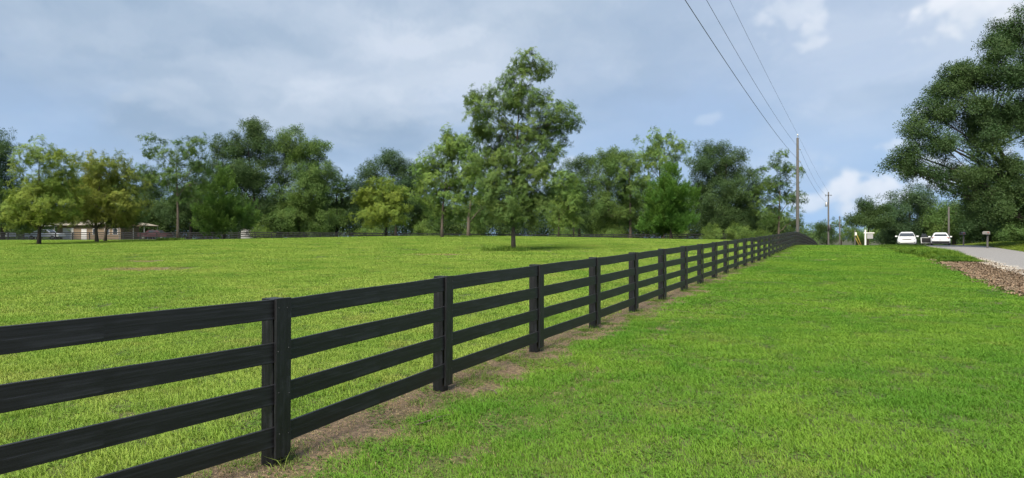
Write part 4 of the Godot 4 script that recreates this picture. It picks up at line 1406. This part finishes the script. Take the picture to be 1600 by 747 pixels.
func carport(called: String, label: String, pos: Vector3, wide: float, roof: Material, post: Material) -> void:
	var o := thing(called, pos, label, "carport", "carports by the tan house")
	var rf := tool()
	for s in [-1.0, 1.0]:
		bar(rf, Vector3(wide * 0.26 * s, 2.95, 0), Vector3(wide * 0.56, 0.06, 5.0), 0.01, Basis(Vector3.FORWARD, 0.22 * s))
	put("roof", done(rf), roof, o)
	var gable := tool()
	for z in [-2.3, 2.3]:
		loft(gable, [PackedVector3Array([Vector3(-wide / 2, 2.55, z), Vector3(wide / 2, 2.55, z), Vector3(0, 2.95, z)]), PackedVector3Array([Vector3(-wide / 2, 2.55, z + 0.05), Vector3(wide / 2, 2.55, z + 0.05), Vector3(0, 2.95, z + 0.05)])])
	put("gable", done(gable), post, o)
	for x in [-wide / 2, wide / 2]:
		for z in [-2.2, 2.2]:
			var p := tool()
			bar(p, Vector3.ZERO, Vector3(2.6, 0.1, 0.1), 0.01)
			put("post", done(p), M.grey_metal, o, Transform3D(Basis(Vector3.FORWARD, -PI / 2), Vector3(x, 1.3, z)))


func pickup(called: String, label: String, pos: Vector3, turn: float, paint: Material) -> void:
	var o := thing(called, pos, label, "pickup", "vehicles in the yard")
	o.rotation.y = turn
	var st := SurfaceTool.new()
	st.begin(Mesh.PRIMITIVE_TRIANGLES)
	st.set_smooth_group(-1)
	var rings := []
	# side profile along x, lofted across z
	var prof := [[-2.75, 0.5], [2.6, 0.5], [2.75, 0.75], [2.7, 1.05], [1.45, 1.18], [0.75, 1.78], [-0.75, 1.82], [-0.95, 1.2], [-2.75, 1.2]]
	for q in [[-0.95, 0.0], [-0.88, 1.0], [0.88, 1.0], [0.95, 0.0]]:
		var r := PackedVector3Array()
		for p in prof:
			var inset: float = 0.86 if p[1] > 1.3 else 1.0
			r.append(Vector3(p[0], p[1], q[0] * inset))
		rings.append(r)
	loft(st, rings)
	put("body", done(st), paint, o)
	var glass := plain(Color(0.03, 0.036, 0.042), 0.06)
	for s in [-1.0, 1.0]:
		slab("side_window", [Vector3(1.2, 1.25, 0.845 * s), Vector3(-0.75, 1.25, 0.845 * s), Vector3(-0.68, 1.72, 0.83 * s), Vector3(0.7, 1.70, 0.83 * s)], 0.04, glass, o)
	slab("windshield", [Vector3(1.42, 1.24, 0.7), Vector3(1.42, 1.24, -0.7), Vector3(0.8, 1.76, -0.62), Vector3(0.8, 1.76, 0.62)], 0.03, glass, o)
	var rub := plain(Color(0.02, 0.02, 0.021), 0.85)
	var rim := plain(Color(0.4, 0.4, 0.42), 0.4, 0.7)
	for x in [1.75, -1.65]:
		for z in [-0.86, 0.86]:
			var wl := put("wheel", round_tube([Vector3(0, 0, -0.12), Vector3(0, 0, 0.12)], [0.39, 0.39], 16), rub, o, Transform3D(Basis(), Vector3(x, 0.39, z)))
			put("rim", round_tube([Vector3(0, 0, -0.125), Vector3(0, 0, 0.125)], [0.23, 0.23], 12), rim, wl)
	var bp := tool()
	bar(bp, Vector3.ZERO, Vector3(0.12, 0.2, 1.8), 0.03)
	put("bumper", done(bp), rim, o, Transform3D(Basis(), Vector3(2.78, 0.55, 0)))


# ------------------------------------------------------------------ small things
func make_small_things() -> void:
	rng.seed = 77
	for q in [["fallen_twig", -0.75, 5.95, 0.42, 0.9, "crooked grey twig lying on the bare soil strip below the fence"], ["fallen_twig_001", -0.25, 7.0, 0.3, 2.2, "short forked twig lying by the foot of a fence post"]]:
		var o := thing(q[0], at(q[1], q[2], 0.015), q[5], "twig")
		o.rotation.y = q[4]
		put("stem", round_tube([Vector3(-q[3] / 2, 0, 0), Vector3(-0.05, 0.012, 0.03), Vector3(0.08, 0.01, 0.0), Vector3(q[3] / 2, 0.02, 0.05)], [0.007, 0.006, 0.005, 0.002], 5), M.bark, o)
		put("side_shoot", round_tube([Vector3(0.04, 0.01, 0.01), Vector3(0.12, 0.03, -0.07)], [0.004, 0.002], 4), M.bark, o)
	# shrubs at the foot of the tree line
	var spots := [[33.2, 106.5, 1.9, 1.6], [37.5, 106.0, 2.3, 1.9], [41.0, 105.0, 1.7, 1.4], [28.5, 109.5, 1.6, 1.5], [17.5, 112.5, 2.2, 1.9], [9.0, 113.5, 2.4, 2.0], [-6.0, 112.0, 2.2, 2.2], [-15.0, 111.0, 2.4, 2.4], [-24.5, 110.0, 2.3, 2.2], [-33.0, 107.5, 2.6, 2.3], [-41.5, 106.0, 1.9, 1.7]]
	var says := ["leafy green shrub hugging the fence behind the broad dark tree", "largest shrub by the foot of the airy roadside tree", "small shrub where the far fence nears the roadside fence", "low shrub just past the bright cedar", "shrub filling the gap behind the bright cedar", "shrub under the twin topped green tree", "dark shrub past the tall pecan along the far fence", "shrub behind the slender pale leaved tree", "shrub behind the small bright yellow-green tree", "wide shrub at the gap in the tree line", "shrub at the foot of the rounder topped twin tree"]
	for i in spots.size():
		var q: Array = spots[i]
		rng.seed = 300 + i
		var o := thing("shrub" if i == 0 else "shrub_%03d" % i, at(q[0], q[1]), says[i], "shrub", "shrubs along the far fence")
		var wood := SurfaceTool.new()
		wood.begin(Mesh.PRIMITIVE_TRIANGLES)
		var where := []
		var tints := []
		for k in 46:
			var dir := rdir()
			dir.y = absf(dir.y)
			var p := Vector3(dir.x * q[2], dir.y * q[3] * 1.3 + 0.2, dir.z * q[2]) * pow(rng.randf(), 0.35)
			if k % 5 == 0:
				tube(wood, [Vector3(0, -0.05, 0), p * 0.5 + Vector3(0, 0.1, 0), p], [0.035, 0.02, 0.008], 4)
			for z in 3:
				where.append(Transform3D(spray_basis(dir, rng.randf_range(0.6, 1.0), 0.4), p + rdir() * 0.4 + Vector3(0, 0.25, 0)))
				tints.append(TINTS.mid[1].lerp(TINTS.light[0], rng.randf()))
		wood.generate_normals()
		put("stems", wood.commit(), M.dark_bark, o)
		copies("foliage", spray("oak"), M.leaf, where, tints, o).set_meta("kind", "stuff")
